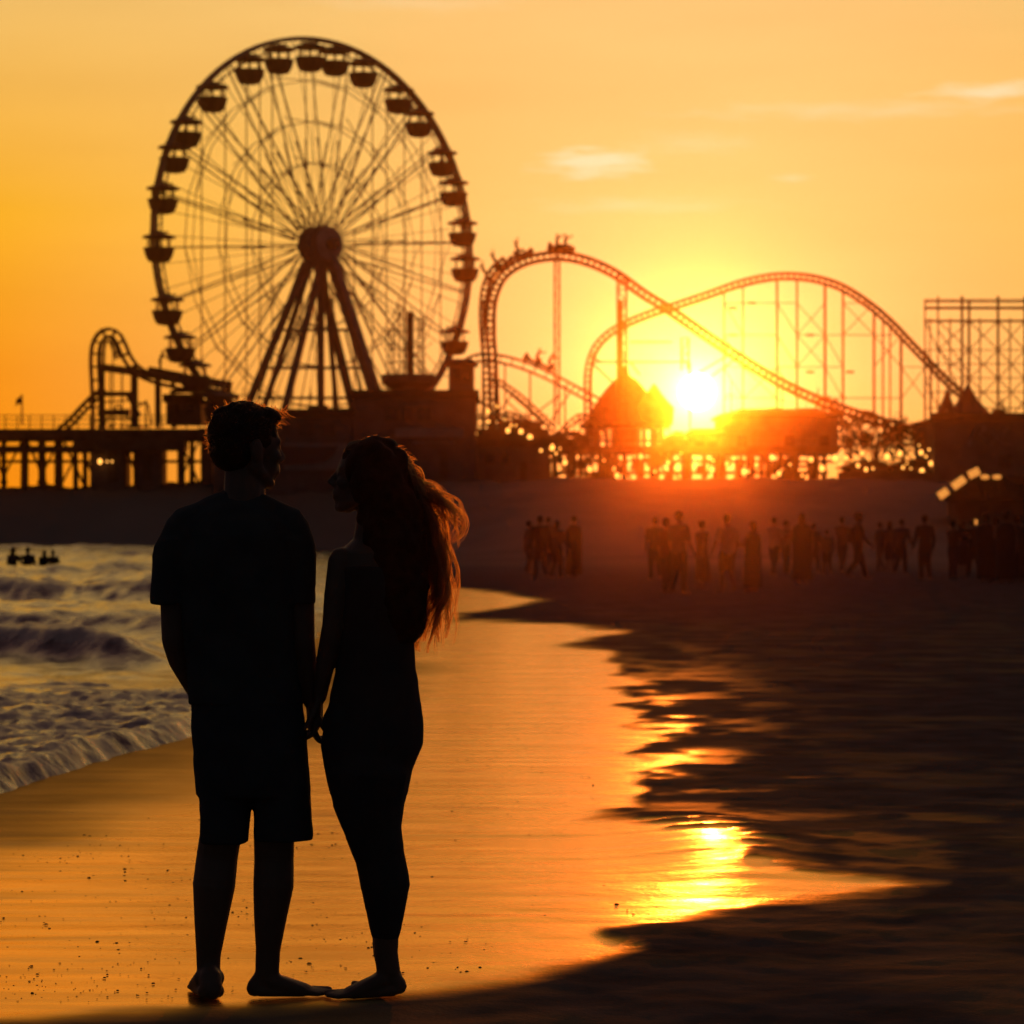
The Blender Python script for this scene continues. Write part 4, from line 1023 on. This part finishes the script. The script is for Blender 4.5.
def limb(mb, P):                              # chain of (x, y, dy, radius px)
    for (a, b_) in zip(P, P[1:]): mb.capsule(PX(*a[:3]), PX(*b_[:3]), a[3]*K, b_[3]*K, 14)
def slab(mb, secs, n=24, p=2.3):              # (y, left, right, half depth m, dy)
    mb.loft([(PX((l+r_)/2, y, dy), (r_-l)/2*K, dp_) for y, l, r_, dp_, dy in secs], n, p)

# ------------------------------------------------ the man
mb = MB()
Mh = Matrix.Translation(PX(246, 489, .02)) @ Euler((0, R(2), R(33)), 'XYZ').to_matrix().to_4x4()
head_shapes(mb, Mh, 1.09)
limb(mb, [(243,462,.02,18),(243,500,.0,20),(238,520,-.01,24)]); limb(mb, [(252,470,.03,12),(252,500,.01,14)])
slab(mb, [(505,215,268,.05,0),(520,185,290,.085,0),(560,184,291,.11,0),(620,190,291,.105,0),(690,192,300,.10,0),(740,192,306,.11,0),(775,196,308,.10,0)])
limb(mb, [(183,530,0,17),(175,590,.0,15.5),(175,640,.0,13.5)]); limb(mb, [(175,640,0,13.5),(181,660,.03,13),(196,692,.07,9)])
limb(mb, [(292,530,0,17),(299,590,0,15.5),(302.5,640,0,12.5),(305,662,.02,12),(310,700,.05,8.5)])
limb(mb, [(223,770,0,22),(220.5,835,0,21),(217,858,.02,21),(214,885,-.01,21.5),(211,920,-.01,17),(208.5,955,0,12.5),(208.5,980,0,11.5)])
limb(mb, [(277,770,0,23),(274,835,0,20.5),(274,860,.02,20),(273.5,885,-.01,20.5),(270.5,915,-.01,17),(268,950,0,12.5),(267,976,0,12)])
foot_shapes(mb, PX(209.5,978,-.03), (-.26,.965), 1.08, 0.0, -1)
foot_shapes(mb, PX(266,976,0), (.96,.12), .93)
hand_shapes(mb, PX(197,692,.07), (.22,.15,-1), (1,-.2,.2), (-.5,.9,0), 1.0, 18, 4, 30)
hand_shapes(mb, PX(310.5,700,.05), (.07,-.02,-1), (1,.3,.1), (.25,-1,0), 1.02, 34, 3, 20)
# ---- tidy scale: the man's feet stand at 9 m, soles on the wet sand
me = remesh(mb, .0052, 4, .5)
man = link('person', me, M['skin']); 
def set_origin(o, loc):
    loc = Vector(loc); o.data.transform(Matrix.Translation(-loc)); o.location = loc; ORG[o.name] = loc
set_origin(man, (PX(240,996).x, 9.0, 0.0))
tag(man, 'barefoot man in t-shirt and knee shorts seen from behind, holding the woman by the hand', 'person')
def cloth(mb, name, material, parent, voxel=.007, it=4, jit=.004, js=14):
    me = remesh(mb, voxel, it, .5, jit, js); o = link(name, me, material, parent)
    me.transform(Matrix.Translation(-ORG[parent.name])); return o
mb = MB()
slab(mb, [(496,224,263,.055,.005),(503,210,270,.07,0),(511,196,280,.085,0),(521,180,292,.105,0),(535,174,297,.12,0),(560,176,297,.128,0),(600,180,297,.125,0),(640,184,296,.122,0),(680,187,300,.122,0),(704,189,304,.124,0)])
limb(mb, [(232,505,0,18),(187,529,0,22),(174,556,0,22),(171.5,586,0,20.5)]); limb(mb, [(256,505,0,14),(288,528,0,21.5),(296,556,0,20.5),(298.5,586,0,18)])
mb.loft([(PX(170,604,0), 20*K, .072),(PX(171,585,0), 20.5*K, .072),(PX(174,560,0), 21*K, .075),(PX(180,538,0), 20*K,.08)], 20)
mb.loft([(PX(299,604,0), 16.5*K, .07),(PX(298,585,0), 17*K, .072),(PX(295,560,0), 19*K, .075),(PX(290,538,0), 18*K,.08)], 20)
cloth(mb, 'shirt', M['shirt_dark'], man, .006, 3, .005, 10)
mb = MB()
slab(mb, [(682,190,300,.118,0),(700,190.5,303,.122,0),(740,192.5,307,.125,0),(772,195,309,.12,0),(795,196,310.5,.112,0)])
mb.loft([(PX(224.5,842,0), 23.5*K, .085),(PX(225,815,0), 25*K, .09),(PX(226,780,0), 28*K,.10),(PX(228,750,0), 30*K,.11)], 22, 2.4)
mb.loft([(PX(283.5,840,0), 29.5*K, .09),(PX(283,815,0), 29*K, .092),(PX(281,780,0), 28*K,.10),(PX(278,750,0), 29*K,.11)], 22, 2.4)
cloth(mb, 'shorts', M['shorts_dark'], man, .006, 3, .005, 11)
def strands_cap(Mh, s, n, zmin, L, rnd, flow):
    out = []
    for i in range(n):
        while True:
            v = Vector((random.gauss(0,1), random.gauss(0,1), random.gauss(0,1))).normalized()
            if v.z > zmin(v): break
        p = Vector((-.012+.102*v.x, .079*v.y, .140+.094*v.z))
        d = (v + Vector(flow)).normalized(); pts = []
        l = L*random.uniform(.6,1.4); c = Vector((random.uniform(-1,1),random.uniform(-1,1),random.uniform(-1,1)))*rnd
        for k in range(5):
            t = k/4; pts.append(Mh @ ((p + d*l*t + c*l*t*t)*s))
        out.append(pts)
    return out
random.seed(21)
mb = MB(); Q = Mh.to_3x3()
def HE(c, a, b_, c_, s=1.09): mb.ell(Mh @ (Vector(c)*s), a*s, b_*s, c_*s, Q, 18)
HE((-.016,0,.150), .102,.081,.088); HE((-.040,0,.108), .070,.074,.066); HE((.045,.0,.200), .05,.060,.03)
for i in range(46):
    a = random.uniform(0, 6.28); e = random.uniform(.15, 1.5); v = Vector((math.cos(a)*math.cos(e), math.sin(a)*math.cos(e), math.sin(e)))
    HE((-.016+.092*v.x, .072*v.y, .152+.079*v.z), .016,.014,.013)
hm_ = cloth(mb, 'hair', M['hair_dark'], man, .006, 2, .003, 60)
st = strands_cap(Mh, 1.09, 700, lambda v: -.1 - .3*(v.x < 0) + .5*(v.x > .4), .013, .9, (.6,0,.0))
# loose curls over the forehead
for i in range(48):
    p0 = Vector((.06+random.uniform(-.03,.025), random.uniform(-.05,.05), .20+random.uniform(-.01,.012))); pts = []
    ph = random.uniform(0,6.28); L_ = random.uniform(.025,.055); cy_ = random.uniform(.006,.016)
    for k in range(9):
        t = k/8; pts.append(Mh @ ((p0 + Vector((L_*t*.8, 0, .025*math.sin(t*2.6)-.02*t*t)) + Vector((math.cos(ph+t*7), math.sin(ph+t*7)*.8, math.sin(ph+t*7)))*cy_*t)*1.09))
    st.append(pts)
hair_curves('hair_strands', st, .0009, hm_)

# ------------------------------------------------ the woman
mb = MB()
HW = 1.0
Mw = Matrix.Translation(PX(362.5, 516, .0)) @ Euler((0, R(-7), R(172)), 'XYZ').to_matrix().to_4x4()
head_shapes(mb, Mw, HW)
limb(mb, [(376,495,0,17),(372,522,0,16),(371,545,0,19)])
slab(mb, [(540,352,395,.06,0),(552,338,404,.10,0),(575,336,408,.115,0),(610,338,411,.105,0),(645,339,412,.092,0),(672,337,414.5,.09,0),(700,331,419.5,.105,0),(725,325.5,422.5,.12,0),(745,322,421.5,.125,0),(770,326,411,.12,0),(795,331.5,406,.105,0)], 26, 2.1)
limb(mb, [(341,560,-.05,13),(335.5,595,-.06,11.5),(332.5,625,-.05,10.5),(326,660,-.02,10),(319.5,698,.02,7)])
limb(mb, [(400,562,.07,14),(402,600,.12,12),(400,650,.13,11),(392,690,.14,9),(388,712,.14,8)])
LEGA = [(368.5,772,-.03,41.5),(369,800,-.03,36),(373.3,830,-.03,27.8),(380.5,858,-.03,23.5),(385.5,884,-.03,23.7),(386,910,-.03,18.5),(386,935,-.03,13),(386,955,-.03,11.8)]
limb(mb, LEGA); limb(mb, [(x-1.5, y, .05, r_*.97) for x, y, d_, r_ in LEGA])
foot_shapes(mb, PX(388,972,-.03), (-.985,-.03), .89, .012, -1); foot_shapes(mb, PX(391,972,.05), (-.55,.83), .85, .012)
limb(mb, [(386,952,-.03,11.8),(388.5,972,-.03,12)]); limb(mb, [(384.5,952,.05,11.4),(388.5,972,.05,11.4)])
hand_shapes(mb, PX(319,697,.02), (-.04,.03,-1), (-1,.2,0), (-.1,-1,.2), .93, 32, 3, 20)
hand_shapes(mb, PX(388,712,.14), (-.2,.1,-1), (-1,0,0), (-.3,.9,0), .93, 22, 4, 25)
mb.capsule(PX(352,722,-.02), PX(392,722,-.0), .085, .092)
me = remesh(mb, .005, 4, .5)
woman = link('person', me, M['skin']); set_origin(woman, (PX(380,996).x, 9.0, 0.0))
tag(woman, 'barefoot woman with long windblown hair in close fitting dark clothes facing the man', 'person')
mb = MB(); e = 1.6
slab(mb, [(566,337-e,408+e,.118,0),(590,337-e,410+e,.116,0),(610,338-e,411+e,.109,0),(645,339-e,413+e,.096,0),(672,337-e,415+e,.094,0),(690,333-e,418+e,.103,0),(706,330-e,420+e,.112,0)], 26, 2.1)
cloth(mb, 'top', M['knit_dark'], woman, .0065, 3, .003, 16)
mb = MB()
slab(mb, [(700,331-e,419.5+e,.108,0),(725,325.5-e,422.5+e,.123,0),(745,322-e,421.5+e,.128,0),(770,326-e,411+e,.122,0),(795,331.5-e,406+e,.108,0)], 26, 2.1)
mb.capsule(PX(352,722,-.02), PX(392,722,-.0), .089, .096)
limb(mb, [(x, y, d_, r_+1.1) for x, y, d_, r_ in LEGA[:-1]]); limb(mb, [(x-1.5, y, .05, r_*.97+1.1) for x, y, d_, r_ in LEGA[:-1]])
cloth(mb, 'leggings', M['knit_dark'], woman, .0065, 4, .0012, 16)
# hair: a full mass over scalp and back, then loose wavy strands
random.seed(33)
mb = MB(); Q = Mw.to_3x3()
mb.ell(Mw @ (Vector((-.020,0,.150))*HW), .103*HW, .088*HW, .090*HW, Q, 18)
mb.ell(Mw @ (Vector((.026,0,.194))*HW), .052*HW, .066*HW, .034*HW, Q, 18)
for y_ in (-1, 1): mb.ell(Mw @ (Vector((-.022,.076*y_,.098))*HW), .056*HW, .030*HW, .062*HW, Q, 16)
slab(mb, [(458,350,402,.09,0),(480,354,414,.102,0),(505,359,423,.104,0),(535,361,427,.104,-.01),(570,365,429,.098,-.02),(605,371,428,.085,-.03),(630,384,422,.055,-.04),(644,398,416,.02,-.05)], 22, 2.2)
hw = cloth(mb, 'hair', M['hair_dark'], woman, .006, 2, .014, 18)
guides = [
 [(366,443),(392,450),(408,467),(420,488),(441,500),(455,517),(459,531),(452,546)],
 [(368,443),(396,452),(411,472),(424,494),(440,503),(448,515),(446,527),(452,543)],
 [(370,443),(396,455),(410,475),(420,500),(432,520),(436,545),(440,575),(442,597),(437,615),(430,640)],
 [(370,444),(394,456),(408,478),(419,508),(427,540),(434,572),(436,602),(432,628),(433,640)],
 [(366,443),(388,454),(404,480),(416,515),(424,555),(427,590),(429,620),(423,652)],
 [(362,444),(384,455),(398,485),(410,525),(420,570),(423,610),(420,652)],
 [(358,445),(376,460),(388,495),(398,540),(408,590),(412,630),(414,648)],
 [(352,447),(362,466),(368,500),(376,545),(388,590),(398,625),(408,640)],
 [(349,449),(352,462),(360,490),(368,525),(376,560),(384,590)]]
wts = [14,10,16,13,9,4,2,2,1]
st = []
for cl_ in range(150):                  # locks: the strands of one lock share its waves
    g = random.choices(range(len(guides)), wts)[0]; G = guides[g]
    dy0 = random.uniform(-.03,.085); dy1 = random.uniform(-.05 if g < 5 else .0,.09)
    c0 = random.gauss(0, 2.0); c1 = random.gauss(1.0 if g < 5 else 0, (7 if g < 2 else 9) if g < 5 else 4); c2 = random.gauss(0, 5)
    wv = random.uniform(2.2, 6.4); ph = random.uniform(0, 6.28); fr = random.uniform(1.6, 3.6); cutc = random.uniform(.55, 1.0) if g < 2 else random.uniform(.70, 1.05)
    C = spline([PX(x, y, dy0+(dy1-dy0)*k/(len(G)-1)) for k, (x, y) in enumerate(G)], 40)
    for i in range(random.randint(9, 24)):
        j0, j1, j2 = random.gauss(0, 1.0), random.gauss(0, .55), random.gauss(0, .5); jd = random.gauss(0, .009)
        stray = random.random() < .10
        cut = cutc*random.uniform(.86, 1.08); n = 26; pw = wv*random.uniform(.8,1.2); pp = ph + random.gauss(0, .25); pts = []
        for k in range(n):
            t = k/(n-1)*min(cut,1); f_ = t*39; i0 = min(int(f_), 38); p = C[i0].lerp(C[i0+1], f_-i0)
            d = (C[i0+1]-C[i0]).normalized(); nn = Vector((-d.z, 0, d.x))
            off = ((c0+j0)*(1-t) + (c1*t + c2*math.sin(t*3.1))*t**.6 + j1*t + (random.gauss(0,.15) + j2*2.5*t if stray else j2*t) + pw*math.sin(pp+t*fr*6.28)*min(1,t*1.8))*K
            pts.append(p + nn*off + Vector((0, jd + pw*.8*math.cos(pp+t*fr*6.28)*K*min(1,t*2), 0)))
        st.append(pts)
for i in range(160):       # short fly-aways along the crown
    t = random.random(); base = spline([PX(x, y, random.uniform(-.05,.05)) for x, y in ((345,452),(356,444),(372,441),(390,447),(404,460),(414,478))], 30)[int(t*29)]
    a = random.uniform(-.6,.9); L_ = random.uniform(.01,.045)
    st.append([base + Vector((math.cos(a)*L_*k/5, random.uniform(-.002,.002), math.sin(a)*L_*k/5 - .3*L_*(k/5)**2)) for k in range(6)])
hair_curves('hair_strands', st, .0011, hw)

# ------------------------------------------------ the people on the beach
def person(x, y, yaw, H, label, outfit, stride=0.0, arms=((0,8,10),(0,8,10)), cat='person', group='people strolling on the beach', z=0.0, vox=.014, hair='short', lean=0, sit=False, mats=()):
    """body frame: +X forward, origin on the ground. arms: (forward swing, out to the side, elbow bend) in degrees, left then right"""
    s = H; V = Vector
    mb = MB(); hipz = .52*s; lx = math.sin(R(lean))
    def tors(zf, g=1.0, grow=0): return [(V((lx*(q-.52)*s,0,q*s+ (0))), (a+grow)*s, (b_+grow)*s) for q, a, b_ in zf]
    TZ = [(.47,.055,.080),(.52,.064,.092),(.58,.058,.082),(.64,.058,.080),(.72,.066,.098),(.78,.062,.108),(.82,.050,.096),(.845,.034,.05)]
    mb.loft(tors(TZ), 18, 2.2)
    hx = lx*.36*s
    mb.capsule((hx,0,.82*s), (hx+.01*s,0,.89*s), .034*s, .032*s)
    head_shapes(mb, Matrix.Translation(V((hx+.012*s,0,.868*s))), s*.132/.23)
    joints = {}
    for k, sg_ in ((0,1),(1,-1)):
        sh = V((hx*.9, .112*sg_*s, .80*s)); sw, out_, eb = arms[k]
        d1 = V((math.sin(R(sw)), sg_*math.sin(R(out_)), -math.cos(R(sw))*math.cos(R(out_)))).normalized()
        el = sh + d1*.175*s; d2 = V((math.sin(R(sw+eb)), sg_*math.sin(R(out_))*.5, -math.cos(R(sw+eb)))).normalized(); wr = el + d2*.150*s
        mb.capsule(sh, el, .029*s, .023*s); mb.capsule(el, wr, .023*s, .016*s); hand_shapes(mb, wr, d2, (0,-sg_,0), (1,0,0), s/1.75, 25, 5, 30)
        joints['a%d'%k] = (sh, el, wr)
        hp = V((0, .050*sg_*s, .50*s)); an = stride*(1 if k == 0 else -1)
        if sit:
            kn = hp + V((.24*s, .01*sg_*s, .0)); ft = kn + V((.04*s, 0, -.22*s))
        else:
            kn = hp + V((math.sin(R(an*.8+4)), 0, -math.cos(R(an*.8+4))))*.235*s
            ft = kn + V((math.sin(R(an*1.0-5 - (14 if an < 0 else 0))), 0, -math.cos(R(an-5-(14 if an < 0 else 0)))))*.228*s
            ft.z = max(ft.z, .038*s)
        mb.capsule(hp, kn, .052*s, .034*s); mb.capsule(kn, kn.lerp(ft,.3), .033*s, .034*s); mb.capsule(kn.lerp(ft,.3), ft, .034*s, .020*s)
        mb.capsule(ft+V((-.02*s,0,-.012*s)), ft+V((.105*s,.012*sg_*s,-.024*s)), .022*s, .014*s)
        joints['l%d'%k] = (hp, kn, ft)
    me = remesh(mb, vox*s/1.7, 2, .5)
    o = link('person', me, M['skin']); o.location = (x, y, z); o.rotation_euler = (0,0,R(yaw)); ORG[o.name] = V((0,0,0))
    tag(o, label, cat, group)
    topm = M[mats[0]] if mats else M['cloth_grey']; botm = M[mats[1]] if len(mats) > 1 else M['cloth_navy']
    def garment(mb, name, material, v=.016): 
        me = remesh(mb, v*s/1.7, 2, .5, .006, 8); return link(name, me, material, o)
    if outfit[0] != 'robe':
        mb = MB(); mb.loft(tors([(z_-.0 if i else .47, a, b_) for i, (z_, a, b_) in enumerate(TZ)][:-1] + [(.838,.036,.058)], grow=.012), 18, 2.2)
        for k in (0,1):
            sh, el, wr = joints['a%d'%k]; e_ = el if outfit[0] == 'shirt' else wr
            mb.capsule(sh, sh.lerp(el,.8), .040*s, .036*s)
            if outfit[0] == 'jacket': mb.capsule(sh.lerp(el,.7), el, .037*s, .033*s); mb.capsule(el, el.lerp(wr,.9), .033*s, .026*s)
        garment(mb, outfit[0], topm)
    mb = MB()
    if outfit[1] in ('shorts','trousers'):
        mb.loft(tors([(.455,.064,.098),(.52,.075,.103),(.56,.068,.095)]), 18, 2.2)
        for k in (0,1):
            hp, kn, ft = joints['l%d'%k]; mb.capsule(hp, hp.lerp(kn,.85), .063*s, .052*s)
            if outfit[1] == 'trousers': mb.capsule(hp.lerp(kn,.8), kn, .052*s, .046*s); mb.capsule(kn, kn.lerp(ft,.92), .045*s, .036*s)
        garment(mb, outfit[1], botm)
    elif outfit[1] == 'skirt':
        hem = outfit[2] if len(outfit) > 2 else .2
        f0, f1 = joints['l0'][1], joints['l1'][1]; cxx = (f0.x+f1.x)/2
        mb.loft([(V((cxx*1.2,0,hem*s)), .105*s+abs(f0.x-f1.x)*.45, .125*s),(V((cxx*.7,0,.36*s)), .09*s+abs(f0.x-f1.x)*.25, .112*s),(V((0,0,.52*s)), .077*s,.104*s),(V((0,0,.60*s)), .070*s,.094*s)], 20, 2)
        garment(mb, 'skirt', botm)
    elif outfit[1] == 'robe':
        mb.loft([(V((.01*s,0,.06*s)), .125*s,.145*s),(V((.01*s,0,.3*s)), .115*s,.14*s),(V((0,0,.55*s)), .10*s,.142*s),(V((0,0,.72*s)), .095*s,.145*s),(V((0,0,.80*s)), .075*s,.125*s),(V((0,0,.845*s)), .05*s,.07*s)], 22, 2.1)
        garment(mb, 'robe', topm, .018)
    mb = MB(); hs = s*.132/.23; hc = V((hx+.012*s,0,.868*s))
    mb.ell(hc+V((-.024,0,.15))*hs, .102*hs, .086*hs, .088*hs); mb.ell(hc+V((-.045,0,.11))*hs, .075*hs, .08*hs, .075*hs)
    if hair == 'long':
        mb.loft([(hc+V((-.06,0,-.24))*hs, .03*hs,.06*hs),(hc+V((-.075,0,-.12))*hs, .05*hs,.085*hs),(hc+V((-.06,0,.02))*hs, .06*hs,.095*hs),(hc+V((-.03,0,.14))*hs, .085*hs,.088*hs)], 16)
    if hair == 'bun': mb.ell(hc+V((-.10,0,.19))*hs, .045*hs,.045*hs,.045*hs)
    hh = garment(mb, 'hair', M['hair_dark'], .013)
    if hair == 'hat':
        hb = MB(); hb.lathe([(.06*hs,.27*hs),(.10*hs,.25*hs),(.108*hs,.185*hs),(.19*hs,.165*hs),(.19*hs,.155*hs),(.10*hs,.16*hs)], hc+V((-.01*hs,0,0)), 18)
        h_ = hb.build('hat', M['cloth_black'], None, True); h_.parent = o
    if 'bag' in outfit:
        bb = MB(); bb.loft([(V((-.115*s,0,.56*s)), .055*s,.075*s),(V((-.12*s,0,.66*s)), .06*s,.08*s),(V((-.105*s,0,.78*s)), .045*s,.07*s)], 16, 3)
        for sg_ in (-1,1): bb.tube([V((-.07*s,.06*sg_*s,.79*s)),V((.02*s,.075*sg_*s,.835*s)),V((.08*s,.07*sg_*s,.74*s)),V((.02*s,.085*sg_*s,.62*s)),V((-.08*s,.06*sg_*s,.58*s))], .012*s, 6)
        bo = solo(bb, 'backpack', M['cloth_black'], (0,0,0), 'dark backpack worn by the walking man in a brimmed hat', 'backpack', None, True)
        bo.location = (x, y, z); bo.rotation_euler = (0,0,R(yaw))
    return o

def gy(px, footy):
    D = CZ*F/(footy-HY); return (px-512)/F*D, D
N0 = ((2,6,12),(2,6,12))
crowd = [
 # px, foot y, yaw, H, label, outfit, kwargs
 (540,580,95,1.76,'person in dark jacket at the left of the trio on the sand',('jacket','trousers'),dict(mats=('cloth_black','cloth_navy'))),
 (557,579,80,1.63,'long haired person in the middle of the trio left of the crowd',('jacket','trousers'),dict(mats=('cloth_navy','cloth_black'),hair='long')),
 (574,578,100,1.78,'person in a long straight robe at the right of the trio on the sand',('robe','robe'),dict(mats=('cloth_black',))),
 (529,573,70,1.66,'faint person in grey top far behind the trio near the water',('shirt','trousers'),dict(mats=('cloth_grey','cloth_navy'))),
 (548,571,110,1.80,'tall faint person visible behind the trio on the sand',('shirt','shorts'),dict(mats=('cloth_tan','cloth_black'))),
 (655,581,100,1.72,'person in pale top just left of the close pair under the sun',('shirt','trousers'),dict(mats=('cloth_tan','cloth_navy'))),
 (666,594,85,1.62,'shorter person of the close pair walking side by side under the sun',('shirt','trousers'),dict(mats=('cloth_red','cloth_black'),stride=6)),
 (679,595,95,1.77,'taller broad backed person of the close pair under the sun',('shirt','trousers'),dict(mats=('cloth_grey','cloth_black'),stride=-5,arms=((5,14,25),(5,10,25)))),
 (702,590,35,1.58,'woman in a flaring long skirt with one arm swung out, under the sun',('shirt','skirt',.12),dict(mats=('cloth_red','cloth_red'),hair='bun',arms=((30,25,20),(-35,20,15)),stride=8)),
 (727,593,92,1.72,'person in white t-shirt and dark shorts walking away with elbows out',('shirt','shorts'),dict(mats=('cloth_white','cloth_black'),stride=7,arms=((-5,22,28),(8,22,30)))),
 (753,592,88,1.56,'stocky figure with long loose hair in a wide dark wrap right of the white t-shirt',('robe','robe'),dict(mats=('cloth_black',),hair='long')),
 (774,577,95,1.74,'person in light top with dark trousers standing behind the wide wrap figure',('shirt','trousers'),dict(mats=('cloth_white','cloth_navy'))),
 (786,575,70,1.66,'person half hidden left of the bulky robed figure',('jacket','trousers'),dict(mats=('cloth_grey','cloth_black'))),
 (802,584,90,1.80,'bulky tall figure in a long black robe amid the crowd',('robe','robe'),dict(mats=('cloth_black',),hair='long')),
 (814,574,100,1.58,'short person peeking out right of the bulky robed figure',('shirt','trousers'),dict(mats=('cloth_navy','cloth_black'))),
 (827,576,60,1.38,'child sized figure in a dark hooded top between robe and hat wearer',('jacket','trousers'),dict(mats=('cloth_grey','cloth_black'))),
 (842,574,95,1.78,'slim person standing just behind the walker with the hat',('shirt','trousers'),dict(mats=('cloth_tan','cloth_navy'))),
 (858,580,8,1.82,'man in brimmed hat with backpack striding to the right through the crowd',('jacket','trousers','bag'),dict(mats=('cloth_black','cloth_black'),hair='hat',stride=19,arms=((-14,8,20),(18,8,25)))),
 (880,573,110,1.62,'hazy person in grey top far right of the hat wearer',('shirt','trousers'),dict(mats=('cloth_grey','cloth_grey'))),
 (890,573,75,1.66,'hazy long haired person in the narrow group beside the lone standing man',('shirt','skirt',.25),dict(mats=('cloth_tan','cloth_navy'),hair='long')),
 (901,575,95,1.70,'person in dark jacket leaning a little, in front of the narrow hazy group',('jacket','trousers'),dict(mats=('cloth_navy','cloth_black'),lean=5)),
 (925,581,90,1.78,'lone standing man in dark jacket with arms held a little away',('jacket','trousers'),dict(mats=('cloth_black','cloth_black'),arms=((4,15,18),(4,15,18)))),
 (953,579,95,1.64,'person in dark hooded jacket left of the figure with a small light',('jacket','trousers'),dict(mats=('cloth_black','cloth_navy'))),
 (963,576,80,1.60,'long haired person between the hooded jacket and the small light',('jacket','skirt',.2),dict(mats=('cloth_navy','cloth_black'),hair='long')),
 (974,578,100,1.70,'person holding a small lit phone up beside the head',('jacket','trousers'),dict(mats=('cloth_black','cloth_black'),arms=((75,10,80),(2,6,12)))),
 (986,583,85,1.80,'tall figure in a long black coat at the left edge of the dense right group',('robe','robe'),dict(mats=('cloth_black',))),
 (996,582,95,1.74,'figure in a black robe with long hair inside the dense right group',('robe','robe'),dict(mats=('cloth_black',),hair='long')),
 (1006,584,90,1.83,'tallest broad figure in a dark robe inside the dense right group',('robe','robe'),dict(mats=('cloth_black',),hair='hat')),
 (1017,582,92,1.76,'dark coated figure at the frame edge of the dense right group',('robe','robe'),dict(mats=('cloth_black',),hair='bun')),
 (1028,583,92,1.78,'dark robed figure mostly cut off by the frame edge',('robe','robe'),dict(mats=('cloth_black',))),
]
for px, fy, yaw, H, lab, outf, kw in crowd:
    x, D = gy(px, fy); kw = dict(kw); rq = random.Random(px*3+1)
    kw.setdefault('arms', rq.choice((N0, ((8,7,15),(-6,10,30)), ((25,12,95),(2,8,12)), ((0,24,70),(3,6,15)), ((-12,8,10),(14,8,30)), ((30,6,70),(34,6,75)))))
    if outf[1] in ('trousers','shorts'): kw.setdefault('stride', rq.choice((0,3,-6,9,-11,13)))
    if yaw not in (8, 35): yaw += rq.uniform(-55, 55)
    person(x, D, yaw, H*1.02, lab, outf, z=0.006, **kw)
# the little light in the raised hand
x, D = gy(974, 578); p = at(976, 522, D-.25)
t = thing('phone', p, 'small bright phone screen held up in the crowd at the right', 'phone')
mb = MB(); mb.box(p, (.085,.012,.16)); mb.build('case', M['steel'], t); mb = MB(); mb.box(p+Vector((0,-.010,0)), (.075,.006,.145)); mb.build('screen', M['lit_pane'], t)
# bathers far out in the shallows
for px, hy, H, yaw, lab, dd in ((13,547,1.75,60,'bather standing in the waves nearest the left picture edge',113),(28,547,1.82,120,'tallest of the four bathers in the distant waves',112),(44,550,1.5,80,'smaller bather just right of the tallest one',114),(53,550,1.55,100,'rightmost of the four bathers in the distant waves',114)):
    p = at(px, hy, dd)
    person(p.x, dd, yaw, H, lab, ('shirt','shorts'), group='bathers in the waves', z=p.z-H, mats=('cloth_black','cloth_black'), vox=.02, hair='long' if px in (13,44) else 'short', lean=(px*7)%15, arms=(((10,22,35),(15,30,40)) if px == 13 else ((60,35,50),(10,18,20)) if px == 28 else ((5,10,15),(20,14,60)) if px == 44 else ((30,12,80),(30,12,80))))
# riders on the coasters
rl_ = iter(('rider in the trailing car on the rising slope of the tall arch','rider in the middle car of the climbing coaster train','rider with raised arms in the leading car of the climbing train','rider in the first seat at the top of the tall arch','rider in the second seat at the top of the tall arch','leaning rider in the leading car of the small dipping coaster','rider in the following car of the small dipping coaster'))
for seats, up_ in ((seatsA, 150), (seatsB, 120), (seatsC, 110)):
    for p, d, u_ in seats:
        H = 1.85; o = person(0, 0, 0, H, next(rl_), ('shirt','shorts'), group='riders on the coaster trains', z=0, mats=('cloth_black','cloth_navy'), vox=.022, sit=True, arms=((up_,14,15),(up_-20,14,25)))
        ang_ = math.atan2(d.z, d.x) if abs(d.x) > .2 else 1.2
        o.rotation_euler = (0, -max(-.5, min(.6, ang_)), 0); o.location = p - Vector((0,0,.50*H-.1))
p = at(160, 372, 246.3)
o = person(0,0,20,1.8,'worker bending over the upper platform beam of the loop coaster',('shirt','trousers'),group=None,mats=('cloth_black','cloth_navy'),vox=.022,lean=20,arms=((60,10,10),(30,14,20))); o.location = p
